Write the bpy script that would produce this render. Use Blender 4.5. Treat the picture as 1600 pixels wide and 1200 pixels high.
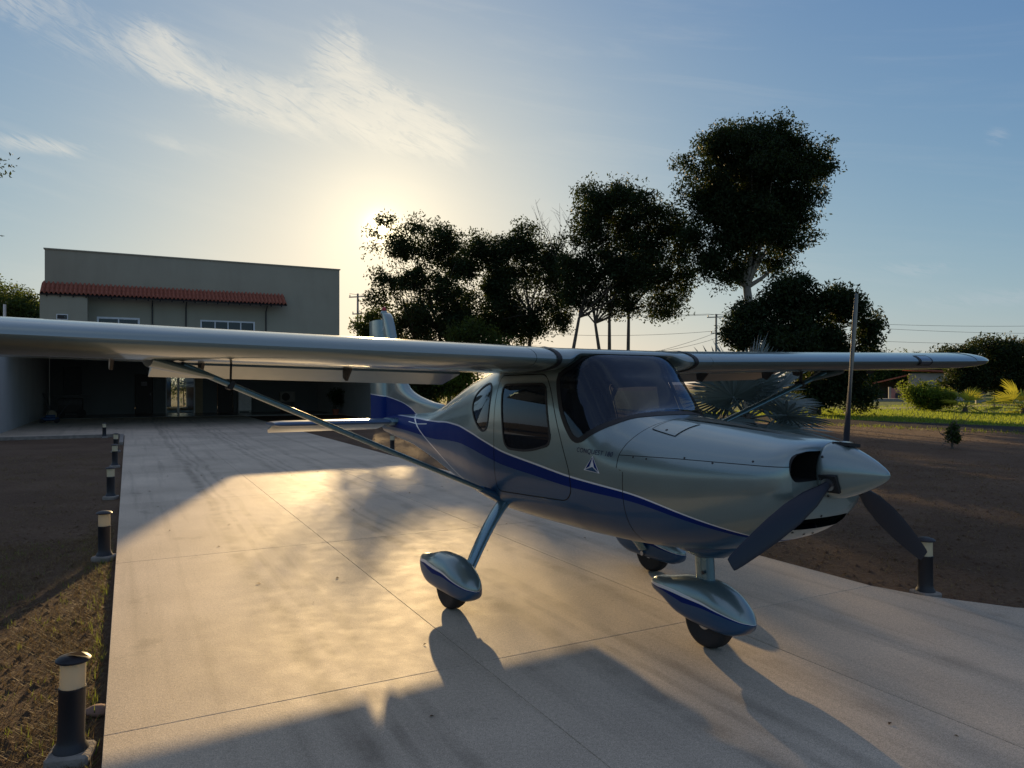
import bpy, bmesh, math, random
import numpy as np
from mathutils import Vector, Matrix, Euler
R = math.radians
random.seed(7); rng = np.random.default_rng(7)
sc = bpy.context.scene
for o in list(bpy.data.objects): bpy.data.objects.remove(o)
C = sc.collection

# ------------------------------------------------------------------ camera
CAM_H = 1.6
cd = bpy.data.cameras.new('camera'); cam = bpy.data.objects.new('camera', cd); C.objects.link(cam)
cd.sensor_width = 36; cd.lens = 25.65; cd.clip_start = 0.05; cd.clip_end = 4000
cam.location = (0, 0, CAM_H); cam.rotation_euler = (R(90), 0, 0)
sc.camera = cam

# ------------------------------------------------------------------ sky and sun
SUN_DIR = Vector((-0.1775, 1.0, 0.211)).normalized()
SUN_EL = math.asin(SUN_DIR.z); SUN_AZ = math.atan2(SUN_DIR.x, SUN_DIR.y)   # azimuth from +Y, clockwise positive
world = bpy.data.worlds.new('World'); sc.world = world; world.use_nodes = True
def build_world():
    nt = world.node_tree; N = nt.nodes; L = nt.links; N.clear()
    def nd(t, **k):
        n = N.new(t)
        for a, b in k.items(): setattr(n, a, b)
        return n
    def math_(op, a, b=None, c=None, clamp=False):
        n = nd('ShaderNodeMath', operation=op, use_clamp=clamp)
        for i, v in enumerate((a, b, c)):
            if v is None: continue
            if isinstance(v, (int, float)): n.inputs[i].default_value = v
            else: L.new(v, n.inputs[i])
        return n.outputs[0]
    def ramp(v, lo, hi, a=0.0, b=1.0):
        n = nd('ShaderNodeMapRange', interpolation_type='SMOOTHSTEP')
        L.new(v, n.inputs[0]); n.inputs[1].default_value = lo; n.inputs[2].default_value = hi
        n.inputs[3].default_value = a; n.inputs[4].default_value = b
        return n.outputs[0]
    sky = nd('ShaderNodeTexSky', sky_type='NISHITA', sun_disc=False)
    sky.sun_elevation = SUN_EL; sky.sun_rotation = SUN_AZ
    sky.altitude = 0; sky.air_density = 1.0; sky.dust_density = 0.5; sky.ozone_density = 2.0
    tc = nd('ShaderNodeTexCoord'); D = tc.outputs['Generated']
    sep = nd('ShaderNodeSeparateXYZ'); L.new(D, sep.inputs[0])
    X, Y, Z = sep.outputs
    # clouds: coordinates fixed in the sky (azimuth and elevation, degrees), and a high flat layer
    zz = math_('MAXIMUM', Z, 0.02)
    px = math_('DIVIDE', X, zz); py = math_('DIVIDE', Y, zz)
    az = math_('MULTIPLY', math_('ARCTAN2', X, Y), 57.2958); el = math_('MULTIPLY', math_('ARCSINE', Z), 57.2958)
    cmb = nd('ShaderNodeCombineXYZ'); L.new(az, cmb.inputs[0]); L.new(el, cmb.inputs[1])
    pl = nd('ShaderNodeCombineXYZ'); L.new(px, pl.inputs[0]); L.new(py, pl.inputs[1])
    def noise(scale, detail, rough, dist, sx, sy, rot, off=(0, 0, 0), vec=None):
        mp = nd('ShaderNodeMapping', vector_type='TEXTURE'); mp.inputs['Scale'].default_value = (1/sx, 1/sy, 1); mp.inputs['Rotation'].default_value = (0, 0, rot)
        mp.inputs['Location'].default_value = off
        L.new((vec or cmb).outputs[0], mp.inputs[0])
        n = nd('ShaderNodeTexNoise'); n.inputs['Scale'].default_value = scale; n.inputs['Detail'].default_value = detail
        n.inputs['Roughness'].default_value = rough; n.inputs['Distortion'].default_value = dist
        L.new(mp.outputs[0], n.inputs['Vector']); return n.outputs['Fac']
    fbm = noise(0.22, 10, 0.60, 1.6, 0.6, 1.5, R(-24), (3.1, 1.7, 0))
    fine = noise(0.62, 9, 0.66, 2.6, 0.38, 2.1, R(-24), (8.3, 2.2, 0))
    streak = noise(0.30, 8, 0.6, 0.6, 0.22, 2.4, R(-10), (0.3, 7.7, 0))
    ridge = math_('SUBTRACT', 1.0, math_('MULTIPLY', math_('ABSOLUTE', math_('SUBTRACT', fine, 0.5)), 5.0), clamp=True)
    def blob(cx, cy, rx, ry, rot):      # soft ellipse on the sky
        dx = math_('SUBTRACT', az, cx); dy = math_('SUBTRACT', el, cy)
        c, s = math.cos(rot), math.sin(rot)
        u = math_('DIVIDE', math_('ADD', math_('MULTIPLY', dx, c), math_('MULTIPLY', dy, s)), rx)
        v = math_('DIVIDE', math_('SUBTRACT', math_('MULTIPLY', dy, c), math_('MULTIPLY', dx, s)), ry)
        r = math_('SQRT', math_('ADD', math_('MULTIPLY', u, u), math_('MULTIPLY', v, v)))
        return ramp(r, 1.15, 0.1)
    B = [blob(*b) for b in CLOUDS]
    w1 = ramp(noise(1.5, 9, 0.62, 1.3, 0.7, 1.7, R(-38), (3.1, 1.7, 0), pl), 0.44, 0.74); s1 = ramp(streak, 0.46, 0.76)
    dens = None
    for (k, bl) in zip(CLOUD_GAIN, B):
        t = math_('MULTIPLY', bl, k)
        dens = t if dens is None else math_('ADD', dens, t)
    dens = math_('MINIMUM', dens, 1.25)
    tex = math_('ADD', math_('ADD', math_('MULTIPLY', fbm, 0.9), math_('MULTIPLY', fine, 0.60)), math_('MULTIPLY', ridge, 0.22))
    a_main = math_('MULTIPLY', ramp(math_('ADD', tex, math_('MULTIPLY', dens, 0.32)), 0.88, 1.50), math_('MINIMUM', math_('MULTIPLY', dens, 1.3), 1.0))
    veil = math_('MULTIPLY', math_('MULTIPLY', s1, ramp(Z, 0.02, 0.12)), 0.07)
    # cloud sheet added overhead, out of view, carrying on the cirrus to brighten shade
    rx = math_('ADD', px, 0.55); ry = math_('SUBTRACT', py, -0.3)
    fill_r = math_('SQRT', math_('ADD', math_('MULTIPLY', rx, rx), math_('MULTIPLY', ry, ry)))
    fill_sheet = math_('MULTIPLY', ramp(fill_r, 2.35, 1.5), math_('ADD', math_('MULTIPLY', w1, 0.45), 0.26))
    alpha = math_('MINIMUM', math_('ADD', math_('MAXIMUM', math_('MULTIPLY', a_main, 0.60), fill_sheet), veil), 0.9)
    # glow of the air round the sun
    dot = nd('ShaderNodeVectorMath', operation='DOT_PRODUCT'); L.new(D, dot.inputs[0]); dot.inputs[1].default_value = SUN_DIR
    dv = math_('MAXIMUM', dot.outputs['Value'], 0.0)
    g1 = math_('MULTIPLY', math_('POWER', dv, 22.0), GLOW[0])
    g2 = math_('MULTIPLY', math_('POWER', dv, 260.0), GLOW[1])
    g3 = math_('MULTIPLY', math_('POWER', dv, 5000.0), GLOW[2])
    glow = math_('ADD', math_('ADD', g1, g2), g3)
    disc = math_('MULTIPLY', ramp(dv, math.cos(R(0.42)), math.cos(R(0.30))), 60.0)
    gl = nd('ShaderNodeMix', data_type='RGBA', blend_type='MULTIPLY'); gl.inputs[0].default_value = 1
    gl.inputs[6].default_value = (1.0, 0.81, 0.44, 1); L.new(math_('ADD', glow, disc), gl.inputs[7])
    cloudc = nd('ShaderNodeMix', data_type='RGBA', blend_type='MIX')
    L.new(ramp(dv, 0.72, 0.99), cloudc.inputs[0])
    cloudc.inputs[6].default_value = (CLOUD_L*0.92, CLOUD_L*0.97, CLOUD_L*1.05, 1); cloudc.inputs[7].default_value = (CLOUD_L*1.45, CLOUD_L*1.36, CLOUD_L*1.16, 1)
    # bright air round the sun rolls off softly instead of burning out
    def vm(op, a, b):
        n = nd('ShaderNodeVectorMath', operation=op); L.new(a, n.inputs[0])
        if isinstance(b, tuple): n.inputs[1].default_value = b
        else: L.new(b, n.inputs[1])
        return n.outputs[0]
    comp = vm('DIVIDE', vm('MULTIPLY', sky.outputs[0], SKY_K), vm('ADD', sky.outputs[0], SKY_C))
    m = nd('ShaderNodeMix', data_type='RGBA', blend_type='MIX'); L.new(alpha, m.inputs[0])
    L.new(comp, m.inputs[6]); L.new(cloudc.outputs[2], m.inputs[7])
    ad = nd('ShaderNodeMix', data_type='RGBA', blend_type='ADD'); ad.inputs[0].default_value = 1
    L.new(m.outputs[2], ad.inputs[6]); L.new(gl.outputs[2], ad.inputs[7])
    bg = nd('ShaderNodeBackground'); bg.inputs['Strength'].default_value = SKY_STRENGTH
    L.new(ad.outputs[2], bg.inputs['Color'])
    out = nd('ShaderNodeOutputWorld'); L.new(bg.outputs[0], out.inputs[0])
SKY_STRENGTH = 0.09
CLOUD_L = 4.4
SKY_K = (10.4, 7.95, 5.25); SKY_C = (14.0, 7.7, 2.2)
GLOW = (1.05, 2.2, 14.0)
# cloud ellipses on the sky: azimuth, elevation, radii (degrees), rotation, and their density
CLOUDS = [(-9.0, 19.8, 8.8, 3.3, R(-20)), (-13.2, 24.0, 3.2, 3.0, R(10)), (-18.5, 20.2, 10.5, 2.8, R(-12)), (-25.5, 22.3, 3.4, 2.6, R(-30)), (-33, 23.5, 9, 2.8, R(-14)), (-32.6, 15.4, 4.6, 0.9, R(4)), (-24.8, 16.6, 3.2, 0.8, R(-8)), (29.3, 7.8, 4.2, 0.8, R(-6)), (33.5, 5.6, 9.0, 0.9, R(0)), (33.6, 15.8, 1.0, 0.8, R(-30))]
CLOUD_GAIN = [1.5, 0.85, 1.05, 0.9, 0.65, 0.85, 0.45, 0.55, 0.45, 0.5]
build_world()
sl = bpy.data.lights.new('sun', 'SUN'); sl.energy = 4.5; sl.angle = R(0.53); sl.color = (1.0, 0.69, 0.33)
sun = bpy.data.objects.new('sun', sl); C.objects.link(sun)
sun.rotation_euler = SUN_DIR.to_track_quat('Z', 'Y').to_euler(); sun.location = (-6, 30, 20)
vs = sc.view_settings
sc.display_settings.display_device = 'sRGB'
vs.view_transform = 'Standard'; vs.look = 'None'; vs.exposure = 0.6; vs.gamma = 1.0; vs.use_curve_mapping = False
sc.cycles.use_denoising = True
sc.cycles.max_bounces = 8; sc.cycles.transparent_max_bounces = 12
sc.cycles.sample_clamp_indirect = 6.0

# ------------------------------------------------------------------ helpers
def tag(o, label=None, cat=None, group=None, kind=None):
    if label: o['label'] = label
    if cat: o['category'] = cat
    if group: o['group'] = group
    if kind: o['kind'] = kind
    return o
def empty(name, loc=(0, 0, 0), rz=0.0, label=None, cat=None, group=None, kind=None):
    o = bpy.data.objects.new(name, None); C.objects.link(o); o.location = loc; o.rotation_euler = (0, 0, rz); o.empty_display_size = 0.2
    return tag(o, label, cat, group, kind)
def link(name, me, mat=None, parent=None, smooth=True):
    o = bpy.data.objects.new(name, me); C.objects.link(o)
    if mat is not None:
        for m in (mat if isinstance(mat, (list, tuple)) else [mat]): me.materials.append(m)
    if smooth and len(me.polygons): me.polygons.foreach_set('use_smooth', [True]*len(me.polygons))
    if parent is not None: o.parent = parent
    return o
def obj(name, verts, faces, mat=None, parent=None, smooth=True):
    me = bpy.data.meshes.new(name); me.from_pydata([tuple(v) for v in verts], [], [tuple(f) for f in faces]); me.update()
    return link(name, me, mat, parent, smooth)
def share(name, me, parent=None, loc=None, rot=None, scale=None):
    o = bpy.data.objects.new(name, me); C.objects.link(o); o.parent = parent
    if loc is not None: o.location = loc
    if rot is not None: o.rotation_euler = rot
    if scale is not None: o.scale = scale
    return o
def edge_smooth(o, ang=35):
    me = o.data
    bm = bmesh.new(); bm.from_mesh(me)
    for e in bm.edges:
        if len(e.link_faces) == 2:
            try: e.smooth = e.calc_face_angle(0) < R(ang)
            except Exception: pass
    bm.to_mesh(me); bm.free(); return o
class MB:
    def __init__(s): s.v = []; s.f = []
    def add(s, v, f):
        n = len(s.v); s.v += [tuple(p) for p in v]; s.f += [tuple(i+n for i in q) for q in f]; return s
    def box(s, c, d, rz=0.0, rx=0.0, ry=0.0):
        m = Euler((rx, ry, rz)).to_matrix(); hx, hy, hz = d[0]/2, d[1]/2, d[2]/2
        v = [Vector(c)+m @ Vector((x*hx, y*hy, z*hz)) for x, y, z in ((-1,-1,-1),(1,-1,-1),(1,1,-1),(-1,1,-1),(-1,-1,1),(1,-1,1),(1,1,1),(-1,1,1))]
        return s.add(v, [(0,3,2,1),(4,5,6,7),(0,1,5,4),(1,2,6,5),(2,3,7,6),(3,0,4,7)])
    def ring_loft(s, rings, cap=True, closed=True):
        n = len(rings[0]); v = [p for r in rings for p in r]; f = []
        for i in range(len(rings)-1):
            for j in range(n if closed else n-1):
                k = (j+1) % n
                f.append((i*n+j, i*n+k, (i+1)*n+k, (i+1)*n+j))
        if cap:
            f.append(tuple(range(n-1, -1, -1))); f.append(tuple((len(rings)-1)*n+j for j in range(n)))
        return s.add(v, f)
    def tube(s, path, rad, n=8, cap=True, flat=1.0, up=None):
        P = [Vector(p) for p in path]
        if isinstance(rad, (int, float)): rad = [rad]*len(P)
        rings = []; prev = None
        for i, p in enumerate(P):
            t = (P[min(i+1, len(P)-1)]-P[max(i-1, 0)]).normalized()
            if prev is None:
                u = Vector(up) if up is not None else (Vector((0, 0, 1)) if abs(t.z) < 0.9 else Vector((1, 0, 0)))
            else: u = prev
            u = (u - t*u.dot(t)).normalized(); prev = u; w = t.cross(u)
            rings.append([p+u*math.cos(2*math.pi*k/n)*rad[i]+w*math.sin(2*math.pi*k/n)*rad[i]*flat for k in range(n)])
        return s.ring_loft(rings, cap)
    def lathe(s, prof, n=24, c=(0, 0, 0), cap=True, axis='z'):
        rings = []
        for r, z in prof:
            ring = []
            for k in range(n):
                a = 2*math.pi*k/n; x, y = r*math.cos(a), r*math.sin(a)
                ring.append((c[0]+x, c[1]+y, c[2]+z) if axis == 'z' else (c[0]+z, c[1]+x, c[2]+y))
            rings.append(ring)
        return s.ring_loft(rings, cap)
    def build(s, name, mat=None, parent=None, smooth=False, ang=None, bevel=0.0):
        o = obj(name, s.v, s.f, mat, parent, smooth or ang is not None)
        bm = bmesh.new(); bm.from_mesh(o.data); bmesh.ops.recalc_face_normals(bm, faces=bm.faces)
        if bevel > 0: bmesh.ops.bevel(bm, geom=list(bm.edges), offset=bevel, segments=1, affect='EDGES', profile=0.6)
        bm.to_mesh(o.data); bm.free()
        if ang is not None: edge_smooth(o, ang)
        return o
def pchip(xs, ys):
    xs = np.array(xs, float); ys = np.array(ys, float); h = np.diff(xs); dl = np.diff(ys)/h
    d = np.zeros_like(ys); d[0] = dl[0]; d[-1] = dl[-1]
    for i in range(1, len(xs)-1):
        if dl[i-1]*dl[i] > 0:
            w1 = 2*h[i]+h[i-1]; w2 = h[i]+2*h[i-1]
            d[i] = (w1+w2)/(w1/dl[i-1]+w2/dl[i])
    def f(x):
        x = np.clip(np.asarray(x, float), xs[0], xs[-1]); i = np.clip(np.searchsorted(xs, x)-1, 0, len(h)-1)
        t = (x-xs[i])/h[i]
        return (2*t**3-3*t**2+1)*ys[i]+(t**3-2*t**2+t)*h[i]*d[i]+(-2*t**3+3*t**2)*ys[i+1]+(t**3-t**2)*h[i]*d[i+1]
    return f

# ------------------------------------------------------------------ materials
def new_mat(name):
    m = bpy.data.materials.new(name); m.use_nodes = True; nt = m.node_tree
    return m, nt, nt.nodes['Principled BSDF']
def setp(p, **k):
    al = {'base': 'Base Color', 'rough': 'Roughness', 'metal': 'Metallic', 'spec': 'Specular IOR Level', 'coat': 'Coat Weight', 'coatr': 'Coat Roughness', 'trans': 'Transmission Weight', 'ior': 'IOR', 'alpha': 'Alpha', 'sheen': 'Sheen Weight'}
    for a, b in k.items():
        p.inputs[al[a]].default_value = (b[0], b[1], b[2], 1) if isinstance(b, (tuple, list)) else b
def simple(name, base, rough=0.6, metal=0.0, var=0.12, scale=6.0, bump=0.0, bscale=40.0, **k):
    m, nt, p = new_mat(name); setp(p, base=base, rough=rough, metal=metal, **k)
    N, L = nt.nodes, nt.links
    tc = N.new('ShaderNodeTexCoord')
    if var > 0:
        n = N.new('ShaderNodeTexNoise'); n.inputs['Scale'].default_value = scale; n.inputs['Detail'].default_value = 6; L.new(tc.outputs['Object'], n.inputs['Vector'])
        r = N.new('ShaderNodeMapRange'); r.inputs[1].default_value = 0.25; r.inputs[2].default_value = 0.75; r.inputs[3].default_value = 1-var; r.inputs[4].default_value = 1+var; L.new(n.outputs[0], r.inputs[0])
        mx = N.new('ShaderNodeMix'); mx.data_type = 'RGBA'; mx.blend_type = 'MULTIPLY'; mx.inputs[0].default_value = 1
        mx.inputs[6].default_value = (*base, 1); L.new(r.outputs[0], mx.inputs[7]); L.new(mx.outputs[2], p.inputs['Base Color'])
    if bump > 0:
        n2 = N.new('ShaderNodeTexNoise'); n2.inputs['Scale'].default_value = bscale; n2.inputs['Detail'].default_value = 5; L.new(tc.outputs['Object'], n2.inputs['Vector'])
        b = N.new('ShaderNodeBump'); b.inputs['Strength'].default_value = bump; b.inputs['Distance'].default_value = 0.02; L.new(n2.outputs[0], b.inputs['Height']); L.new(b.outputs[0], p.inputs['Normal'])
    return m
def paint(name, base, metal=0.55, rough=0.30, coat=0.8, coatr=0.06, spec=0.5):
    m, nt, p = new_mat(name); setp(p, base=base, metal=metal, rough=rough, coat=coat, coatr=coatr, spec=spec)
    N, L = nt.nodes, nt.links; tc = N.new('ShaderNodeTexCoord')
    n = N.new('ShaderNodeTexNoise'); n.inputs['Scale'].default_value = 3.5; n.inputs['Detail'].default_value = 4; L.new(tc.outputs['Object'], n.inputs['Vector'])
    r = N.new('ShaderNodeMapRange'); r.inputs[3].default_value = rough-0.05; r.inputs[4].default_value = rough+0.09; L.new(n.outputs[0], r.inputs[0]); L.new(r.outputs[0], p.inputs['Roughness'])
    fl = N.new('ShaderNodeTexNoise'); fl.inputs['Scale'].default_value = 900; L.new(tc.outputs['Object'], fl.inputs['Vector'])
    r2 = N.new('ShaderNodeMapRange'); r2.inputs[1].default_value = 0.3; r2.inputs[2].default_value = 0.7; r2.inputs[3].default_value = 0.85; r2.inputs[4].default_value = 1.15; L.new(fl.outputs[0], r2.inputs[0])
    mx = N.new('ShaderNodeMix'); mx.data_type = 'RGBA'; mx.blend_type = 'MULTIPLY'; mx.inputs[0].default_value = 1; mx.inputs[6].default_value = (*base, 1); L.new(r2.outputs[0], mx.inputs[7]); L.new(mx.outputs[2], p.inputs['Base Color'])
    b = N.new('ShaderNodeBump'); b.inputs['Strength'].default_value = 0.035; b.inputs['Distance'].default_value = 0.02
    n3 = N.new('ShaderNodeTexNoise'); n3.inputs['Scale'].default_value = 7; n3.inputs['Detail'].default_value = 2; L.new(tc.outputs['Object'], n3.inputs['Vector']); L.new(n3.outputs[0], b.inputs['Height']); L.new(b.outputs[0], p.inputs['Normal']); L.new(b.outputs[0], p.inputs['Coat Normal'])
    return m
def glass_mat(name, tint, refl=1.0, rough=0.02, dust=0.0):
    m, nt, p = new_mat(name); N, L = nt.nodes, nt.links; N.remove(p)
    out = [n for n in N if n.type == 'OUTPUT_MATERIAL'][0]
    t = N.new('ShaderNodeBsdfTransparent'); t.inputs[0].default_value = (*tint, 1)
    g = N.new('ShaderNodeBsdfGlossy'); g.inputs['Roughness'].default_value = rough; g.inputs[0].default_value = (refl*0.60, refl*0.74, refl*0.92, 1)
    lw = N.new('ShaderNodeLayerWeight'); lw.inputs[0].default_value = 0.5
    pw_ = N.new('ShaderNodeMath'); pw_.operation = 'POWER'; pw_.inputs[1].default_value = 3.8; L.new(lw.outputs['Facing'], pw_.inputs[0])
    a = N.new('ShaderNodeMath'); a.operation = 'MULTIPLY_ADD'; a.inputs[1].default_value = 0.93; a.inputs[2].default_value = 0.055; a.use_clamp = True
    L.new(pw_.outputs[0], a.inputs[0])
    if dust > 0:
        tc = N.new('ShaderNodeTexCoord'); mp = N.new('ShaderNodeMapping'); mp.inputs['Rotation'].default_value = (0.5, 0.2, 0.6); mp.inputs['Scale'].default_value = (1.2, 9, 5); L.new(tc.outputs['Object'], mp.inputs[0])
        nz = N.new('ShaderNodeTexNoise'); nz.inputs['Scale'].default_value = 1.6; nz.inputs['Detail'].default_value = 6; L.new(mp.outputs[0], nz.inputs['Vector'])
        rr_ = N.new('ShaderNodeMapRange'); rr_.inputs[1].default_value = 0.35; rr_.inputs[2].default_value = 0.75; rr_.inputs[3].default_value = dust*0.35; rr_.inputs[4].default_value = dust; L.new(nz.outputs[0], rr_.inputs[0])
        df = N.new('ShaderNodeBsdfDiffuse'); df.inputs[0].default_value = (0.42, 0.43, 0.47, 1)
        tr_ = N.new('ShaderNodeBsdfTranslucent'); tr_.inputs[0].default_value = (0.42, 0.43, 0.47, 1); ds = N.new('ShaderNodeMixShader'); ds.inputs[0].default_value = 0.5; L.new(df.outputs[0], ds.inputs[1]); L.new(tr_.outputs[0], ds.inputs[2])
        m0 = N.new('ShaderNodeMixShader'); L.new(rr_.outputs[0], m0.inputs[0]); L.new(t.outputs[0], m0.inputs[1]); L.new(ds.outputs[0], m0.inputs[2]); t = m0
    mx = N.new('ShaderNodeMixShader'); L.new(a.outputs[0], mx.inputs[0]); L.new(t.outputs[0], mx.inputs[1]); L.new(g.outputs[0], mx.inputs[2]); L.new(mx.outputs[0], out.inputs[0])
    return m
def leaf_mat(name, base, trans, tw=0.35, var=0.5):
    m, nt, p = new_mat(name); N, L = nt.nodes, nt.links
    out = [n for n in N if n.type == 'OUTPUT_MATERIAL'][0]
    geo = N.new('ShaderNodeNewGeometry')
    hs = N.new('ShaderNodeHueSaturation'); hs.inputs['Color'].default_value = (*base, 1)
    r = N.new('ShaderNodeMapRange'); r.inputs[3].default_value = 1-var; r.inputs[4].default_value = 1+var; L.new(geo.outputs['Random Per Island'], r.inputs[0]); L.new(r.outputs[0], hs.inputs['Value'])
    r3 = N.new('ShaderNodeMapRange'); r3.inputs[3].default_value = 0.48; r3.inputs[4].default_value = 0.53; L.new(geo.outputs['Random Per Island'], r3.inputs[0]); L.new(r3.outputs[0], hs.inputs['Hue'])
    L.new(hs.outputs[0], p.inputs['Base Color']); setp(p, rough=0.65, spec=0.15)
    tr = N.new('ShaderNodeBsdfTranslucent'); tr.inputs[0].default_value = (*trans, 1)
    mx = N.new('ShaderNodeMixShader'); mx.inputs[0].default_value = tw; L.new(p.outputs[0], mx.inputs[1]); L.new(tr.outputs[0], mx.inputs[2]); L.new(mx.outputs[0], out.inputs[0])
    return m

DRV = math.atan2(0.885, -0.4657)          # direction of the driveway in the ground plane
def concrete_mat():
    m, nt, p = new_mat('concrete'); N, L = nt.nodes, nt.links
    geo = N.new('ShaderNodeNewGeometry')
    def noise(scale, detail=6, rough=0.6, vec=None):
        n = N.new('ShaderNodeTexNoise'); n.inputs['Scale'].default_value = scale; n.inputs['Detail'].default_value = detail; n.inputs['Roughness'].default_value = rough
        L.new(vec or geo.outputs['Position'], n.inputs['Vector']); return n.outputs[0]
    def rng_(v, a, b, c, d):
        r = N.new('ShaderNodeMapRange'); r.inputs[1].default_value = a; r.inputs[2].default_value = b; r.inputs[3].default_value = c; r.inputs[4].default_value = d; L.new(v, r.inputs[0]); return r.outputs[0]
    def mul(a, b):
        n = N.new('ShaderNodeMath'); n.operation = 'MULTIPLY'
        L.new(a, n.inputs[0])
        if isinstance(b, float): n.inputs[1].default_value = b
        else: L.new(b, n.inputs[1])
        return n.outputs[0]
    mp = N.new('ShaderNodeMapping'); mp.vector_type = 'POINT'; mp.inputs['Rotation'].default_value = (0, 0, -DRV); L.new(geo.outputs['Position'], mp.inputs[0])
    mp2 = N.new('ShaderNodeMapping'); mp2.inputs['Scale'].default_value = (0.12, 3.2, 1); L.new(mp.outputs[0], mp2.inputs[0])
    blotch = rng_(noise(0.7, 7), 0.3, 0.7, 0.80, 1.14)
    fine = rng_(noise(48, 5, 0.75), 0.3, 0.7, 0.80, 1.2)
    spk = rng_(noise(170, 2, 0.6), 0.3, 0.7, 0.66, 1.34)
    dark = rng_(noise(150, 1, 0.5), 0.66, 0.76, 1.0, 0.55)
    streak = rng_(noise(2.0, 5, 0.55, mp2.outputs[0]), 0.52, 0.72, 1.0, 0.80)
    # tyre tracks: narrow dark bands along the driveway, broken by noise
    sep = N.new('ShaderNodeSeparateXYZ'); L.new(mp.outputs[0], sep.inputs[0])
    tracks = None
    for c, wd, k in ((0.95, 0.10, 0.30), (1.12, 0.04, 0.25), (1.30, 0.05, 0.22), (2.40, 0.09, 0.28), (2.58, 0.04, 0.24), (2.75, 0.05, 0.22), (3.25, 0.09, 0.22), (4.2, 0.1, 0.16)):
        wob = N.new('ShaderNodeMath'); wob.operation = 'ADD'; L.new(sep.outputs[1], wob.inputs[0]); L.new(rng_(noise(0.25, 2), 0, 1, -0.25, 0.25), wob.inputs[1])
        d = N.new('ShaderNodeMath'); d.operation = 'ADD'; L.new(wob.outputs[0], d.inputs[0]); d.inputs[1].default_value = c
        a = N.new('ShaderNodeMath'); a.operation = 'ABSOLUTE'; L.new(d.outputs[0], a.inputs[0])
        t = rng_(a.outputs[0], wd*0.4, wd, 1-k, 1.0)
        tracks = t if tracks is None else mul(tracks, t)
    tr_mix = rng_(noise(3.0, 4), 0.35, 0.6, 0.2, 1.0)
    tm = N.new('ShaderNodeMix'); tm.data_type = 'FLOAT'; L.new(tr_mix, tm.inputs[0]); tm.inputs[2].default_value = 1.0; L.new(tracks, tm.inputs[3])
    v = mul(mul(mul(mul(mul(blotch, fine), spk), dark), streak), tm.outputs[0])
    v = mul(v, rng_(noise(1.9, 3, 0.5), 0.66, 0.73, 1.0, 0.80)); v = mul(v, rng_(noise(9, 4, 0.6), 0.68, 0.78, 1.0, 0.72))
    oi = N.new('ShaderNodeObjectInfo'); v = mul(v, rng_(oi.outputs['Random'], 0, 1, 0.95, 1.05))
    mx = N.new('ShaderNodeMix'); mx.data_type = 'RGBA'; mx.blend_type = 'MULTIPLY'; mx.inputs[0].default_value = 1; mx.inputs[6].default_value = (0.55, 0.455, 0.345, 1); L.new(v, mx.inputs[7]); L.new(mx.outputs[2], p.inputs['Base Color'])
    L.new(rng_(noise(6, 5), 0.3, 0.7, 0.63, 0.72), p.inputs['Roughness']); setp(p, spec=0.18)
    b = N.new('ShaderNodeBump'); b.inputs['Strength'].default_value = 0.32; b.inputs['Distance'].default_value = 0.006
    ad = N.new('ShaderNodeMath'); ad.operation = 'ADD'; L.new(noise(90, 5, 0.7), ad.inputs[0]); L.new(mul(noise(4, 3), 0.12), ad.inputs[1]); L.new(ad.outputs[0], b.inputs['Height']); L.new(b.outputs[0], p.inputs['Normal'])
    return m
def dirt_mat(name, c1, c2, c3, bump=0.5):
    m, nt, p = new_mat(name); N, L = nt.nodes, nt.links
    geo = N.new('ShaderNodeNewGeometry')
    def noise(scale, detail=6, rough=0.65):
        n = N.new('ShaderNodeTexNoise'); n.inputs['Scale'].default_value = scale; n.inputs['Detail'].default_value = detail; n.inputs['Roughness'].default_value = rough
        L.new(geo.outputs['Position'], n.inputs['Vector']); return n.outputs[0]
    cr = N.new('ShaderNodeValToRGB'); cr.color_ramp.elements[0].position = 0.3; cr.color_ramp.elements[0].color = (*c1, 1); cr.color_ramp.elements[1].position = 0.72; cr.color_ramp.elements[1].color = (*c3, 1)
    e = cr.color_ramp.elements.new(0.5); e.color = (*c2, 1)
    mixn = N.new('ShaderNodeMix'); mixn.data_type = 'FLOAT'; mixn.inputs[0].default_value = 0.55; L.new(noise(0.8, 8), mixn.inputs[2]); L.new(noise(22, 6, 0.75), mixn.inputs[3])
    L.new(mixn.outputs[0], cr.inputs[0]); L.new(cr.outputs[0], p.inputs['Base Color']); setp(p, rough=0.95, spec=0.15)
    b = N.new('ShaderNodeBump'); b.inputs['Strength'].default_value = bump; b.inputs['Distance'].default_value = 0.05
    ad = N.new('ShaderNodeMath'); ad.operation = 'ADD'; L.new(noise(14, 8, 0.75), ad.inputs[0]); L.new(noise(2.0, 4), ad.inputs[1]); L.new(ad.outputs[0], b.inputs['Height']); L.new(b.outputs[0], p.inputs['Normal'])
    return m

M = {}
M['concrete'] = concrete_mat()
M['joint'] = simple('joint_filler', (0.36, 0.30, 0.235), 0.9)
M['dirt'] = dirt_mat('dirt', (0.070, 0.043, 0.028), (0.13, 0.083, 0.053), (0.225, 0.155, 0.10), 1.0)
M['lawn_soil'] = dirt_mat('lawn_soil', (0.06, 0.085, 0.02), (0.09, 0.125, 0.03), (0.13, 0.16, 0.045))
M['asphalt'] = simple('asphalt', (0.042, 0.04, 0.04), 1.0, bump=0.4, bscale=60, spec=0.03)
M['path'] = simple('path_earth', (0.28, 0.22, 0.17), 0.95, bump=0.4)
M['sage'] = paint('paint_sage', (0.235, 0.305, 0.30), 0.62, 0.30, 0.85, 0.08)
M['steel'] = paint('paint_steel_blue', (0.028, 0.085, 0.175), 0.25, 0.32, 0.3, spec=0.35)
M['royal'] = paint('paint_royal_blue', (0.0, 0.018, 0.14), 0.0, 0.55, 0.03, spec=0.1)
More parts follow.
